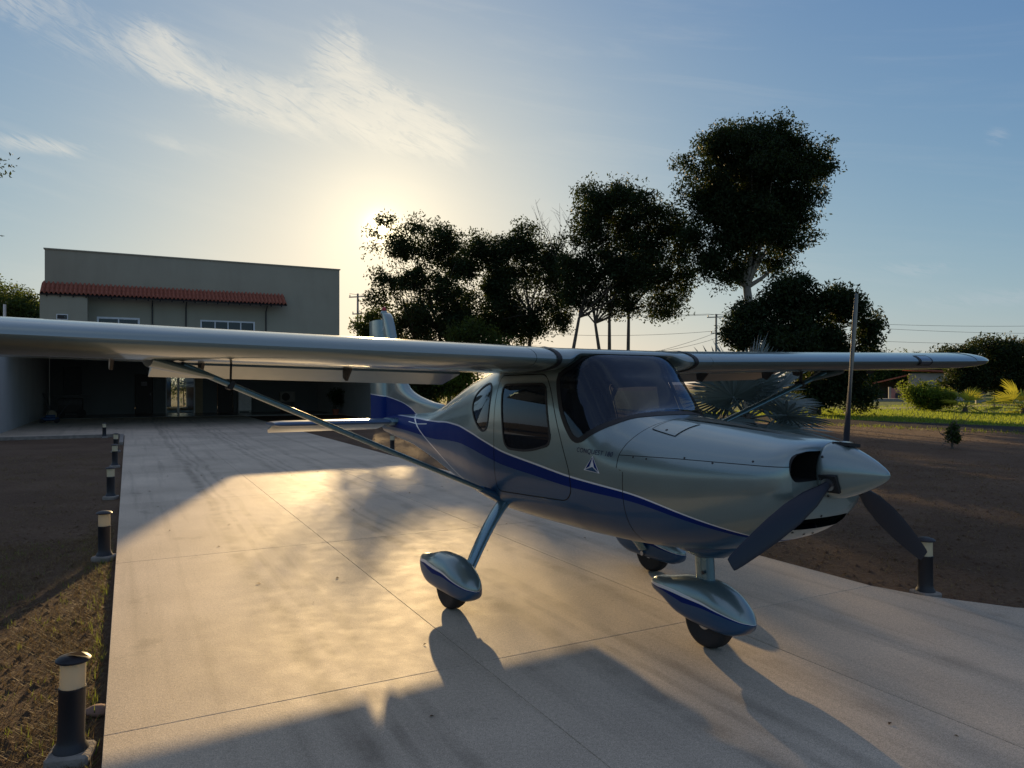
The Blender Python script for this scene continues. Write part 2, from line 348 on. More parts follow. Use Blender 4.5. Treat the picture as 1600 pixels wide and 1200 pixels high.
M['white'] = paint('paint_white', (0.72, 0.73, 0.74), 0.0, 0.35)
M['sage_dark'] = paint('dark_grey_green', (0.10, 0.14, 0.13), 0.6, 0.28)
M['teal'] = paint('paint_teal', (0.12, 0.24, 0.30), 0.65, 0.26)
M['rubber'] = simple('black_rubber', (0.012, 0.012, 0.013), 0.55)
M['seam'] = simple('panel_gap', (0.015, 0.016, 0.017), 0.8)
M['tyre'] = simple('tyre_rubber', (0.017, 0.017, 0.018), 0.75, bump=0.15)
M['metal'] = simple('bare_metal', (0.55, 0.56, 0.57), 0.3, 1.0)
M['darkmetal'] = simple('dark_metal', (0.05, 0.05, 0.052), 0.45, 0.6)
M['blade'] = simple('blade_black', (0.012, 0.016, 0.028), 0.42, 0.0, spec=0.4)
M['bladeface'] = simple('blade_edge_grey', (0.22, 0.22, 0.21), 0.4, 0.5)
M['duct'] = simple('duct_black', (0.012, 0.012, 0.012), 0.8)
M['lining'] = simple('cabin_lining', (0.05, 0.052, 0.055), 0.9)
M['seat'] = simple('seat_leather', (0.03, 0.03, 0.034), 0.6)
M['panel'] = simple('instrument_panel', (0.02, 0.02, 0.022), 0.6)
M['glass'] = glass_mat('windshield_acrylic', (0.33, 0.37, 0.45), dust=0.022)
M['tinted'] = glass_mat('tinted_window', (0.20, 0.215, 0.22), dust=0.03)
M['lens'] = glass_mat('lens_glass', (0.75, 0.78, 0.82))
M['red'] = simple('beacon_red', (0.5, 0.03, 0.04), 0.25)
M['text'] = simple('lettering_blue', (0.004, 0.010, 0.06), 0.5)
M['wall_grey'] = simple('render_olive_grey', (0.34, 0.315, 0.24), 0.92, var=0.06, scale=0.7, bump=0.08, bscale=25)
def streaked(m):
    nt = m.node_tree; N, L = nt.nodes, nt.links; p = N['Principled BSDF']; src = p.inputs['Base Color'].links[0].from_socket
    tc = N.new('ShaderNodeTexCoord'); mp = N.new('ShaderNodeMapping'); mp.inputs['Scale'].default_value = (1.1, 1.1, 0.25); L.new(tc.outputs['Object'], mp.inputs[0])
    n = N.new('ShaderNodeTexNoise'); n.inputs['Scale'].default_value = 1.4; n.inputs['Detail'].default_value = 6; L.new(mp.outputs[0], n.inputs['Vector'])
    r = N.new('ShaderNodeMapRange'); r.inputs[1].default_value = 0.5; r.inputs[2].default_value = 0.85; r.inputs[3].default_value = 1.0; r.inputs[4].default_value = 0.88; L.new(n.outputs[0], r.inputs[0])
    mx = N.new('ShaderNodeMix'); mx.data_type = 'RGBA'; mx.blend_type = 'MULTIPLY'; mx.inputs[0].default_value = 1; L.new(src, mx.inputs[6]); L.new(r.outputs[0], mx.inputs[7]); L.new(mx.outputs[2], p.inputs['Base Color'])
streaked(M['wall_grey'])
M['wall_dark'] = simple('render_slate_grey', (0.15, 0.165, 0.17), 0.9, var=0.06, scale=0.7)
M['wall_white'] = simple('render_white', (0.40, 0.40, 0.385), 0.9, var=0.10, scale=0.8)
M['wall_beige'] = simple('render_beige', (0.34, 0.28, 0.19), 0.9)
M['tile'] = simple('clay_tile', (0.36, 0.115, 0.07), 0.85, var=0.35, scale=2.0, bump=0.1)
M['frame_white'] = simple('window_frame_white', (0.72, 0.73, 0.74), 0.4)
M['pane'] = glass_mat('window_pane', (0.30, 0.33, 0.36))
M['pane_clear'] = glass_mat('door_pane', (0.8, 0.85, 0.82))
M['door_dark'] = simple('door_dark', (0.018, 0.015, 0.014), 0.55)
M['room_dark'] = simple('room_dark', (0.05, 0.055, 0.06), 0.9)
M['floor_tile'] = simple('hangar_floor', (0.22, 0.215, 0.21), 0.25, var=0.08, scale=1.0)
M['bollard_black'] = simple('bollard_black', (0.016, 0.017, 0.022), 0.5)
M['slab_old'] = simple('old_concrete', (0.24, 0.21, 0.18), 0.95, var=0.3, scale=9, bump=0.5)
M['bark'] = simple('bark', (0.10, 0.085, 0.07), 0.95, var=0.4, scale=5, bump=0.7, bscale=9)
M['bark_pale'] = simple('bark_pale', (0.23, 0.205, 0.175), 0.95, var=0.3, scale=4, bump=0.6, bscale=9)
M['pole'] = simple('pole_concrete', (0.30, 0.29, 0.27), 0.9)
M['wire'] = simple('wire', (0.03, 0.03, 0.03), 0.6)
M['leafA'] = leaf_mat('leaf_dark', (0.020, 0.034, 0.014), (0.07, 0.10, 0.012), 0.22)
M['leafB'] = leaf_mat('leaf_mid', (0.035, 0.056, 0.017), (0.14, 0.19, 0.025), 0.32)
M['leafC'] = leaf_mat('leaf_bright', (0.075, 0.12, 0.022), (0.28, 0.36, 0.04), 0.42)
M['leafY'] = leaf_mat('leaf_yellow', (0.20, 0.24, 0.03), (0.50, 0.48, 0.05), 0.45)
M['leafS'] = leaf_mat('leaf_silver', (0.17, 0.215, 0.205), (0.13, 0.17, 0.15), 0.18, 0.2)
M['grass'] = leaf_mat('grass_blade', (0.10, 0.155, 0.025), (0.34, 0.42, 0.05), 0.5, 0.4)
M['drygrass'] = leaf_mat('dry_blade', (0.165, 0.115, 0.06), (0.27, 0.19, 0.08), 0.32, 0.6)
M['weed'] = leaf_mat('weed_blade', (0.09, 0.12, 0.03), (0.25, 0.30, 0.05), 0.4, 0.4)
M['dryleaf'] = leaf_mat('dry_leaf', (0.14, 0.085, 0.045), (0.2, 0.12, 0.05), 0.2, 0.5)
def diffuser_mat():
    m, nt, p = new_mat('diffuser'); N, L = nt.nodes, nt.links; out = [n for n in N if n.type == 'OUTPUT_MATERIAL'][0]
    setp(p, base=(0.84, 0.78, 0.62), rough=0.35)
    tr = N.new('ShaderNodeBsdfTranslucent'); tr.inputs[0].default_value = (0.92, 0.84, 0.60, 1)
    mx = N.new('ShaderNodeMixShader'); mx.inputs[0].default_value = 0.55; L.new(p.outputs[0], mx.inputs[1]); L.new(tr.outputs[0], mx.inputs[2]); L.new(mx.outputs[0], out.inputs[0]); return m
M['diffuser'] = diffuser_mat()

# ------------------------------------------------------------------ ground
D2 = Vector((-0.4657, 0.885)); E2 = Vector((0.885, 0.4657))        # along / across the driveway
def dw(al, ac, z=0.0): p = D2*al+E2*ac; return (p.x, p.y, z)
def sheet(name, pts, z, mat, label=None):
    o = obj(name, [(p[0], p[1], z) for p in pts], [tuple(range(len(pts)))], mat, None, False)
    return tag(o, label, None, None, 'structure')
GZ = -0.045
sheet('ground', [(-900, -300), (900, -300), (900, 1500), (-900, 1500)], GZ, M['dirt'], 'bare brown earth around the driveway')
nrm = Vector((0.79, 0.61)); tng = Vector((-0.61, 0.79))
def rd(n, t): p = nrm*n+tng*t; return (p.x, p.y)
sheet('road', [rd(28.9, -60), rd(32.6, -60), rd(32.6, 30), (rd(28.9, 30))], GZ+0.010, M['asphalt'], 'dark asphalt road between bare earth and lawn')
sheet('lawn', [rd(32.6, -60), rd(260, -60), rd(260, 120), rd(32.6, 120)], GZ+0.005, M['lawn_soil'], 'green lawn beyond the asphalt road')
def strip(name, pts, w, z, mat, label):
    P = [Vector(p) for p in pts]; v = []
    for i, p in enumerate(P):
        t = (P[min(i+1, len(P)-1)]-P[max(i-1, 0)]).normalized(); n = Vector((-t.y, t.x))
        v += [(*(p+n*w/2), z), (*(p-n*w/2), z)]
    o = obj(name, v, [(2*i, 2*i+1, 2*i+3, 2*i+2) for i in range(len(P)-1)], mat, None, False); return tag(o, label, None, None, 'structure')
strip('path', [(16, 45), (24.6, 49.3), (33, 54), (43, 59.5), (60, 66)], 2.6, GZ+0.014, M['path'], 'pale earth path crossing the lawn')
# driveway: bedding plus one raised slab per bay
drv = empty('driveway', (0, 0, 0), 0, 'pale concrete driveway cast in bays running to the hangar', None, None, 'structure')
def slab(al0, al1, ac0, ac1, poly=None, gap=0.0017, name='concrete_slab'):
    pts = poly or [(al0+gap, ac0+gap), (al0+gap, ac1-gap), (al1-gap, ac1-gap), (al1-gap, ac0+gap)]
    top = [Vector(dw(a, c, 0)) for a, c in pts]; cen = sum(top, Vector())/len(top)
    n = len(top); e = 0.003
    ins = [p+(cen-p).normalized()*e for p in top]
    v = [(p.x, p.y, 0) for p in ins]+[(p.x, p.y, -0.004) for p in top]+[(p.x, p.y, -0.10) for p in top]
    f = [tuple(range(n))]
    for i in range(n):
        j = (i+1) % n
        f += [(i, n+i, n+j, j), (n+i, 2*n+i, 2*n+j, n+j)]
    o = obj(name, v, f, M['concrete'], drv, False)
    bm = bmesh.new(); bm.from_mesh(o.data); bmesh.ops.recalc_face_normals(bm, faces=bm.faces); bm.to_mesh(o.data); bm.free()
    return o
AL = [-3.4, 0.2, 3.8, 7.4, 11.0, 14.6, 18.2, 21.9, 25.8]
AC = [-0.1, 1.78, 3.48, 5.22]
obj('joint_bed', [dw(-8, -1.0, -0.012), dw(-8, 9.0, -0.012), dw(3.9, 5.1, -0.012), dw(25.8, 5.19, -0.012), dw(25.8, -0.07, -0.012), dw(2.2, -0.07, -0.012)], [(0, 1, 2, 3, 4, 5)], M['joint'], drv, False)
for i in range(len(AL)-1):
    for j in range(3):
        if i >= 2: slab(AL[i], AL[i+1], AC[j], AC[j+1])
        elif j < 2 and not (i == 0 and j == 0): slab(AL[i], AL[i+1], AC[j], AC[j+1])
slab(0, 0, 0, 0, [(-3.4, -0.9), (-3.4, 1.776), (0.196, 1.776), (0.196, -0.45)])
slab(0, 0, 0, 0, [(0.204, 3.484), (0.204, 8.2), (1.3, 7.4), (2.3, 6.3), (2.95, 5.62), (3.45, 5.32), (3.796, 5.216), (3.796, 3.484)])
slab(0, 0, 0, 0, [(-3.4, 3.484), (-3.4, 8.4), (0.196, 8.4), (0.196, 3.484)])
slab(0, 0, 0, 0, [(0.2, 8.208), (0.2, 14), (1.1, 14), (1.3, 7.408)], name='concrete_slab')
# forecourt in front of the hangar
bay_c = [-16.3, -12.7, -9.1, -5.5, -1.9, 1.7, 5.22]; bay_a = [25.8, 29.4, 33.0, 36.6, 40.2, 43.9]
obj('joint_bed', [dw(25.8, -16.3, -0.012), dw(25.8, 5.22, -0.012), dw(43.9, 5.22, -0.012), dw(43.9, -16.3, -0.012)], [(0, 1, 2, 3)], M['joint'], drv, False)
for i in range(len(bay_a)-1):
    for j in range(len(bay_c)-1): slab(bay_a[i], bay_a[i+1], bay_c[j], bay_c[j+1])
kb = MB()
def kerb(al0, al1, ac, w=0.10):
    v = [dw(al0, ac, -0.1), dw(al1, ac, -0.1), dw(al1, ac+w, -0.1), dw(al0, ac+w, -0.1)]
    t = [(x, y, 0.045) for x, y, z in v]
    kb.add(v+t, [(4, 5, 6, 7), (0, 1, 5, 4), (1, 2, 6, 5), (2, 3, 7, 6), (3, 0, 4, 7)])
v = [dw(25.66, -16.3, -0.1), dw(25.66, -0.22, -0.1), dw(25.79, -0.22, -0.1), dw(25.79, -16.3, -0.1)]
kb.add(v+[(x, y, 0.05) for x, y, z in v], [(4, 5, 6, 7), (0, 1, 5, 4), (1, 2, 6, 5), (2, 3, 7, 6), (3, 0, 4, 7)])
kerb(22.2, 25.79, -0.215)
kb.build('kerb', M['slab_old'], drv)

# ------------------------------------------------------------------ building
BL = Vector((-23.7, 37.0)); BE = Vector((0.888, 0.46)).normalized(); BN = Vector((-BE.y, BE.x))      # facade origin, along, inward
BANG = math.atan2(BE.y, BE.x)
bld = empty('hangar_house', (BL.x, BL.y, 0), BANG, 'two storey grey rendered hangar house with a red tiled awning', 'building')
# local frame: x along facade, y inward, z up
H = 8.45; WL = 15.0
def bx(name, c, d, mat, parent=bld, bevel=0.0): return MB().box(c, d).build(name, mat, parent, bevel=bevel)
def lbox(x0, x1, y0, y1, z0, z1): return ((x0+x1)/2, (y0+y1)/2, (z0+z1)/2), (x1-x0, y1-y0, z1-z0)
# upper wall in front face with two window openings (grid of pieces in one mesh)
def wall_with_holes(name, x0, x1, z0, z1, y0, y1, holes, mat, parent):
    xs = sorted({x0, x1, *[h[0] for h in holes], *[h[1] for h in holes]}); zs = sorted({z0, z1, *[h[2] for h in holes], *[h[3] for h in holes]})
    mb = MB(); idx = {}
    def inside(xa, xb, za, zb): return any(h[0] <= xa+1e-6 and xb <= h[1]+1e-6 and h[2] <= za+1e-6 and zb <= h[3]+1e-6 for h in holes)
    solid = {(i, j): not inside(xs[i], xs[i+1], zs[j], zs[j+1]) for i in range(len(xs)-1) for j in range(len(zs)-1)}
    def q(a, b, c, d): mb.add([a, b, c, d], [(0, 1, 2, 3)])
    for (i, j), s in solid.items():
        if not s: continue
        xa, xb, za, zb = xs[i], xs[i+1], zs[j], zs[j+1]
        q((xa, y0, za), (xb, y0, za), (xb, y0, zb), (xa, y0, zb)); q((xb, y1, za), (xa, y1, za), (xa, y1, zb), (xb, y1, zb))
        if not solid.get((i-1, j), False): q((xa, y1, za), (xa, y0, za), (xa, y0, zb), (xa, y1, zb))
        if not solid.get((i+1, j), False): q((xb, y0, za), (xb, y1, za), (xb, y1, zb), (xb, y0, zb))
        if not solid.get((i, j-1), False): q((xa, y1, za), (xb, y1, za), (xb, y0, za), (xa, y0, za))
        if not solid.get((i, j+1), False): q((xa, y0, zb), (xb, y0, zb), (xb, y1, zb), (xa, y1, zb))
    o = obj(name, mb.v, mb.f, mat, parent, False)
    bm = bmesh.new(); bm.from_mesh(o.data); bmesh.ops.remove_doubles(bm, verts=bm.verts, dist=1e-4); bmesh.ops.recalc_face_normals(bm, faces=bm.faces); bm.to_mesh(o.data); bm.free()
    return o
W1 = (2.30, 4.30, 3.9, 5.12); W2 = (7.28, 10.15, 3.85, 5.15); VENT = (0.62, 1.04, 4.86, 5.06)
wall_with_holes('upper_wall', 0, WL, 3.5, H, 0.0, 0.22, [W1, W2], M['wall_grey'], bld)
bx('parapet_cap', *lbox(-0.05, WL+0.05, -0.05, 0.28, H+0.002, H+0.06), M['wall_grey'])
bx('side_wall', *lbox(0, 0.22, 0.222, 12, 0, H-0.3), M['wall_grey']); bx('side_wall', *lbox(WL-0.22, WL, 0.222, 12, 0, H-0.3), M['wall_grey'])
bx('rear_wall', *lbox(0.222, 6.3, 11.8, 12, 0, H-0.3), M['wall_grey']); bx('rear_wall', *lbox(9.2, WL-0.222, 11.8, 12, 0, H-0.3), M['wall_grey']); bx('rear_wall', *lbox(6.302, 9.198, 11.8, 12, 2.8, H-0.3), M['wall_grey'])
bx('roof_slab', *lbox(0.23, WL-0.23, 0.23, 11.79, H-0.8, H-0.65), M['wall_grey'])
bx('upper_floor', *lbox(0.23, WL-0.23, 0.23, 11.79, 3.35, 3.49), M['room_dark'])
bx('bathroom_box', *lbox(-0.12, 1.92, -0.95, -0.002, 3.505, 6.10), M['wall_grey'])
def window(rect, y, nm, frame_w=0.07, mull=1, pane='pane'):
    x0, x1, z0, z1 = rect
    fr = MB(); fw = frame_w
    fr.box(*lbox(x0, x1, y-0.05, y+0.06, z1-fw, z1)); fr.box(*lbox(x0, x1, y-0.05, y+0.06, z0, z0+fw))
    fr.box(*lbox(x0, x0+fw, y-0.05, y+0.06, z0+fw+.001, z1-fw-.001)); fr.box(*lbox(x1-fw, x1, y-0.05, y+0.06, z0+fw+.001, z1-fw-.001))
    f = fr.build('window', M['frame_white'], bld)
    n = mull+1; xs = np.linspace(x0+fw, x1-fw, n+1)
    for k in range(n):
        if k: bx('mullion', *lbox(xs[k]-0.03, xs[k]+0.03, y-0.04, y+0.05, z0+fw+.001, z1-fw-.001), M['frame_white'], f)
        bx('pane', *lbox(xs[k]+0.031, xs[k+1]-0.031, y, y+0.008, z0+fw+.001, z1-fw-.001), M[pane], f)
    return f
window(W1, 0.04, 'window', 0.10, 1); window(W2, 0.04, 'window', 0.08, 3)
bx('curtain', *lbox(W1[0]-.1, W1[1]+.1, 0.6, 0.64, 3.6, 5.4), M['wall_white']); bx('curtain', *lbox(W2[0]-.1, W2[1]+.1, 0.7, 0.74, 3.6, 5.4), M['room_dark'])
vt = MB(); vt.box(*lbox(VENT[0]-.04, VENT[1]+.04, -0.972, -0.95, VENT[2]-.04, VENT[3]+.04)); vfr = vt.build('vent_window', M['frame_white'], bld)
bx('pane', *lbox(VENT[0], VENT[1], -0.985, -0.973, VENT[2], VENT[3]), M['door_dark'], vfr)
bx('pane', *lbox(VENT[0]+.31, VENT[1]-.02, -0.992, -0.986, VENT[2]+.04, VENT[3]-.03), M['pane'], vfr)
for x in (4.9, 6.55, 10.75): MB().tube([(x, -0.06, 3.55), (x, -0.06, 5.75), (x, -0.55, 6.02)], 0.035, 6).build('awning_bracket', M['darkmetal'], bld)
# awning of clay tiles
aw = empty('awning', (0, 0, 0), 0); aw.parent = bld
AX0, AX1, AZ1, AZ0, AY = -0.12, 11.75, 6.78, 6.14, -1.05
MB().box(((AX0+AX1)/2, AY/2-0.01, (AZ0+AZ1)/2-0.09), (AX1-AX0, math.hypot(AY, AZ1-AZ0), 0.05), rx=math.atan2(AZ1-AZ0, -AY)).build('awning_board', M['door_dark'], aw)
tn = 60; tw = (AX1-AX0)/tn; rows = 3; tl = math.hypot(AY, AZ1-AZ0)/rows
tv, tf = [], []
for s in (0, 1):
    for k in range(8):
        x = -tw*0.5+tw*k/7.0; hgt = 0.055*math.cos(2*math.pi*(k/7.0-0.5)); r = 1.0 if s == 0 else 0.92
        tv.append((x*r, (tl*1.12 if s else -0.02), hgt*r+(0.0 if s == 0 else -0.015)))
        tv.append((x*r, (tl*1.12 if s else -0.02), hgt*r-0.018+(0.0 if s == 0 else -0.015)))
for k in range(7):
    a, b, c, d = 2*k, 2*k+2, 16+2*k+2, 16+2*k
    tf += [(a, b, c, d), (a+1, d+1, c+1, b+1), (a, a+1, b+1, b)]
tme = bpy.data.meshes.new('roof_tile'); tme.from_pydata(tv, [], tf); tme.update(); tme.materials.append(M['tile']); tme.polygons.foreach_set('use_smooth', [True]*len(tme.polygons))
ra = math.atan2(AZ1-AZ0, -AY)
for r in range(rows):
    for k in range(tn):
        t = r/rows
        share('roof_tile', tme, aw, (AX0+tw*(k+.5), AY*(1-t)+0.0, AZ0+(AZ1-AZ0)*t+0.03+random.uniform(-.006, .006)), (ra+random.uniform(-.015, .015), 0, random.uniform(-.015, .015)))
for k in range(21):
    x = AX0+0.3+k*(AX1-AX0-0.6)/20
    MB().box((x, AY/2-0.02, (AZ0+AZ1)/2-0.16), (0.06, 1.2, 0.08), rx=ra).build('rafter', M['door_dark'], aw)
# hangar bay under a flat canopy
DOOR1 = (4.06, 4.92, 0.0, 2.12); GLASS = (5.55, 7.02, 0.0, 2.25); DOOR2 = (8.15, 9.0, 0.0, 2.12)
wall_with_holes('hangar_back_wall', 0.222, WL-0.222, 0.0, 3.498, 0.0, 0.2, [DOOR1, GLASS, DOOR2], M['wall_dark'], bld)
bx('hangar_side_wall', *lbox(-0.02, 0.2, -19.0, -0.002, 0, 3.3), M['wall_white']); bx('hangar_side_wall', *lbox(13.7, 13.9, -11.2, -0.002, 0, 3.3), M['wall_white'])
bx('canopy_slab', *lbox(-0.3, 14.2, -14.2, -0.004, 3.302, 3.50), M['wall_white'])
bx('canopy_beam', *lbox(0.21, 13.69, -14.1, -13.85, 2.95, 3.30), M['wall_white'])
bx('hangar_floor', *lbox(0.21, 13.69, -4.5, -0.003, -0.05, 0.012), M['floor_tile'])
for r, nm in ((DOOR1, 'door'), (DOOR2, 'door')):
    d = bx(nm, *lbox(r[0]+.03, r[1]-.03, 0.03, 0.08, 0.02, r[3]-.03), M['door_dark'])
    mb = MB(); mb.tube([(r[1]-.12, 0.02, 1.0), (r[1]-.12, -0.03, 1.0), (r[1]-.12, -0.03, 1.12)], 0.014, 6); mb.build('handle', M['metal'], d)
    fr = MB(); fr.box(*lbox(r[0]-.07, r[0]-.001, -0.02, 0.1, 0, r[3]+.07)); fr.box(*lbox(r[1]+.001, r[1]+.07, -0.02, 0.1, 0, r[3]+.07)); fr.box(*lbox(r[0], r[1], -0.02, 0.1, r[3]+.001, r[3]+.07)); fr.build('frame', M['wall_dark'], d)
    if r is DOOR1: bx('notice', *lbox(r[0]+.30, r[0]+.58, 0.02, 0.028, 1.50, 1.72), simple('paper', (0.30, 0.30, 0.32), 0.8), d)
g = MB(); x0, x1, z0, z1 = GLASS
g.box(*lbox(x0, x0+.05, 0.05, 0.12, 0, z1)); g.box(*lbox(x1-.07, x1, 0.05, 0.12, 0, z1)); g.box(*lbox(x0+.051, x1-.071, 0.05, 0.12, z1-.06, z1)); g.box(*lbox((x0+x1)/2-.16, (x0+x1)/2-.06, 0.05, 0.12, 0.0, z1-.061))
gd = g.build('glass_door', M['frame_white'], bld)
bx('pane', *lbox(x0+.051, (x0+x1)/2-.161, 0.08, 0.088, 0.04, z1-.061), M['pane_clear'], gd); bx('pane', *lbox((x0+x1)/2-.059, x1-.072, 0.08, 0.088, 0.04, z1-.061), M['pane_clear'], gd)
# corridor behind the glass door, open to a sunlit garden at the back
bx('corridor_wall', *lbox(5.0, 5.2, 0.21, 11.79, 0, 3.3), M['wall_beige']); bx('corridor_wall', *lbox(7.25, 7.45, 0.21, 11.79, 0, 3.3), M['wall_beige'])
bx('door_jamb', *lbox(7.03, 7.40, -0.035, -0.003, 0, 2.4), M['wall_beige'])
bx('corridor_floor', *lbox(5.21, 7.24, 0.21, 11.79, -0.05, 0.01), M['wall_white'])

def wpt(x, y, z=0.0):
    p = BL+BE*x+BN*y; return (p.x, p.y, z)
# things in the hangar bay
def hang(name, x, y, label, cat, rz=0.0): return empty(name, wpt(x, y, 0.012 if y > -4.5 else 0.0), BANG+rz, label, cat)
t = hang('storage_cabinet', 9.55, -0.30, 'white two door cabinet standing against the dark hangar wall', 'cabinet')
MB().box((0, 0, 0.62), (0.70, 0.42, 1.16)).build('carcass', M['wall_white'], t, bevel=0.006)
for s in (-1, 1):
    d = MB().box((s*0.172, -0.222, 0.64), (0.335, 0.02, 1.08)).build('cabinet_door', M['frame_white'], t, bevel=0.004); MB().box((s*0.03, -0.24, 0.68), (0.015, 0.02, 0.14)).build('handle', M['metal'], d)
for s in (-1, 1): MB().box((s*0.3, 0, 0.02), (0.06, 0.36, 0.04)).build('foot', M['frame_white'], t)
t = hang('push_mower', 0.95, -8.3, 'small blue push mower beside the left hangar wall', 'lawn mower')
mb = MB(); mb.box((0, 0, 0.16), (0.62, 0.46, 0.12)); mb.box((0.02, 0, 0.27), (0.34, 0.3, 0.12)); mb.build('deck', simple('mower_blue', (0.02, 0.06, 0.14), 0.5), t, bevel=0.03)
for sx in (-.26, .26):
    for sy in (-.26, .26): MB().lathe([(0.02, -.025), (0.09, -.025), (0.09, .025), (0.02, .025)], 14, (0, 0, 0)).build('wheel', M['tyre'], t).matrix_local = Matrix.Translation((sx, sy, 0.09)) @ Matrix.Rotation(R(90), 4, 'X')
MB().tube([(0.25, -.18, 0.2), (0.75, -.18, 0.95), (0.8, 0, 1.0), (0.75, .18, 0.95), (0.25, .18, 0.2)], 0.013, 6).build('handle', M['darkmetal'], t)
t = hang('pressure_washer', 0.85, -6.6, 'yellowish hose reel machine beside the blue mower', 'machine')
MB().lathe([(0.05, -.15), (0.2, -.15), (0.2, -.12), (0.1, -.1), (0.1, .1), (0.2, .12), (0.2, .15), (0.05, .15)], 18).build('reel', simple('reel_tan', (0.3, 0.25, 0.17), 0.7), t).matrix_local = Matrix.Translation((0, 0, 0.26)) @ Matrix.Rotation(R(90), 4, 'X')
mb = MB(); mb.tube([(-.22, -.2, 0.02), (-.05, -.2, 0.5), (-.3, -.2, 1.2)], 0.015, 6); mb.tube([(-.22, .2, 0.02), (-.05, .2, 0.5), (-.3, .2, 1.2)], 0.015, 6); mb.tube([(-.3, -.2, 1.2), (-.3, .2, 1.2)], 0.015, 6); mb.build('frame', M['darkmetal'], t)
t = hang('tool_cart', 1.35, -3.2, 'dark wheeled tool cart loaded with gear by hangar corner', 'cart')
MB().box((0, 0, 0.55), (1.0, 0.6, 0.7)).build('body', M['door_dark'], t, bevel=0.02); MB().box((0, 0, 1.02), (1.5, 0.7, 0.06)).build('worktop', M['darkmetal'], t)
MB().box((0.05, 0.25, 1.75), (0.75, 0.15, 1.35)).build('tool_board', M['room_dark'], t, bevel=0.03)
for sx in (-.4, .45): MB().lathe([(0.04, -.04), (0.2, -.04), (0.2, .04), (0.04, .04)], 16).build('wheel', M['tyre'], t).matrix_local = Matrix.Translation((sx, -.33, 0.2)) @ Matrix.Rotation(R(90), 4, 'X')
mb = MB()
for k in range(5): mb.box((-.4+.2*k, -.305, 0.7), (0.16, 0.02, 0.18))
mb.build('drawer_front', M['darkmetal'], t)
t = hang('air_conditioner', 11.9, -0.2, 'grey outdoor air conditioner unit low on the hangar back wall', 'air conditioner')
MB().box((0, 0, 0.85), (0.85, 0.32, 0.6)).build('casing', M['pole'], t, bevel=0.015); MB().lathe([(0.02, 0), (0.22, 0), (0.23, 0.02)], 20, (0, 0, 0)).build('fan_grille', M['door_dark'], t).matrix_local = Matrix.Translation((-.1, -.17, 0.85)) @ Matrix.Rotation(R(90), 4, 'X')
for s in (-.3, .3): MB().box((s, -0.02, 0.28), (0.05, 0.3, 0.54)).build('leg', M['darkmetal'], t)
t = hang('mast', -2.2, 4.0, 'thin white pole rising beside the building left of the facade', 'pole')
MB().tube([(0, 0, 0), (0, 0, 5.9)], [0.09, 0.07], 8).build('shaft', M['frame_white'], t); MB().box((0.15, 0, 4.9), (0.3, 0.08, 0.08)).build('bracket', M['darkmetal'], t)

# ------------------------------------------------------------------ aircraft
AM = Vector((0.428, 5.672)); AU = Vector((0.535, -0.845)).normalized()
plane = empty('light_aircraft', (AM.x, AM.y, 0), math.atan2(AU.y, AU.x), 'high wing light aircraft in sage and blue metallic paint on the driveway', 'aircraft')
#            a      zt     zb     w      zc    nu   nl   tumblehome
ST = np.array([
 (-3.62, 1.205, 1.035, 0.050, 1.12, 2.0, 2.0, .08),
 (-3.20, 1.250, 0.985, 0.110, 1.12, 2.0, 2.0, .08),
 (-2.80, 1.277, 0.945, 0.155, 1.12, 2.0, 2.0, .08),
 (-2.26, 1.314, 0.855, 0.225, 1.11, 2.0, 2.1, .08),
 (-1.95, 1.385, 0.795, 0.268, 1.10, 2.0, 2.2, .08),
 (-1.65, 1.490, 0.735, 0.318, 1.10, 2.1, 2.3, .08),
 (-1.40, 1.580, 0.690, 0.365, 1.10, 2.2, 2.4, .08),
 (-1.00, 1.690, 0.632, 0.445, 1.09, 2.5, 2.6, .08),
 (-0.60, 1.765, 0.596, 0.518, 1.08, 3.0, 2.8, .07),
 (-0.30, 1.808, 0.582, 0.550, 1.08, 3.8, 3.0, .09),
 ( 0.00, 1.832, 0.576, 0.562, 1.08, 4.8, 3.0, .13),
 ( 0.30, 1.842, 0.575, 0.564, 1.08, 5.8, 3.0, .16),
 ( 0.55, 1.838, 0.575, 0.562, 1.08, 6.4, 3.0, .17),
 ( 0.70, 1.806, 0.575, 0.560, 1.08, 6.2, 3.0, .18),
 ( 0.85, 1.655, 0.577, 0.552, 1.07, 4.6, 2.9, .15),
 ( 1.07, 1.428, 0.580, 0.532, 1.05, 2.9, 2.8, .10),
 ( 1.25, 1.396, 0.587, 0.506, 1.04, 2.6, 2.7, .10),
 ( 1.60, 1.362, 0.630, 0.466, 1.05, 2.5, 2.6, .10),
 ( 2.00, 1.325, 0.745, 0.415, 1.08, 2.6, 2.4, .10),
 ( 2.12, 1.315, 0.792, 0.396, 1.09, 2.7, 2.4, .08),
 ( 2.19, 1.306, 0.835, 0.375, 1.10, 2.8, 2.3, .06),
 ( 2.23, 1.294, 0.875, 0.350, 1.10, 2.9, 2.2, .05),
 ( 2.25, 1.278, 0.910, 0.322, 1.10, 2.9, 2.2, .05),
 ( 2.258, 1.262, 0.935, 0.300, 1.10, 2.9, 2.2, .05)])
FN = [pchip(ST[:, 0], ST[:, k]) for k in range(1, 8)]
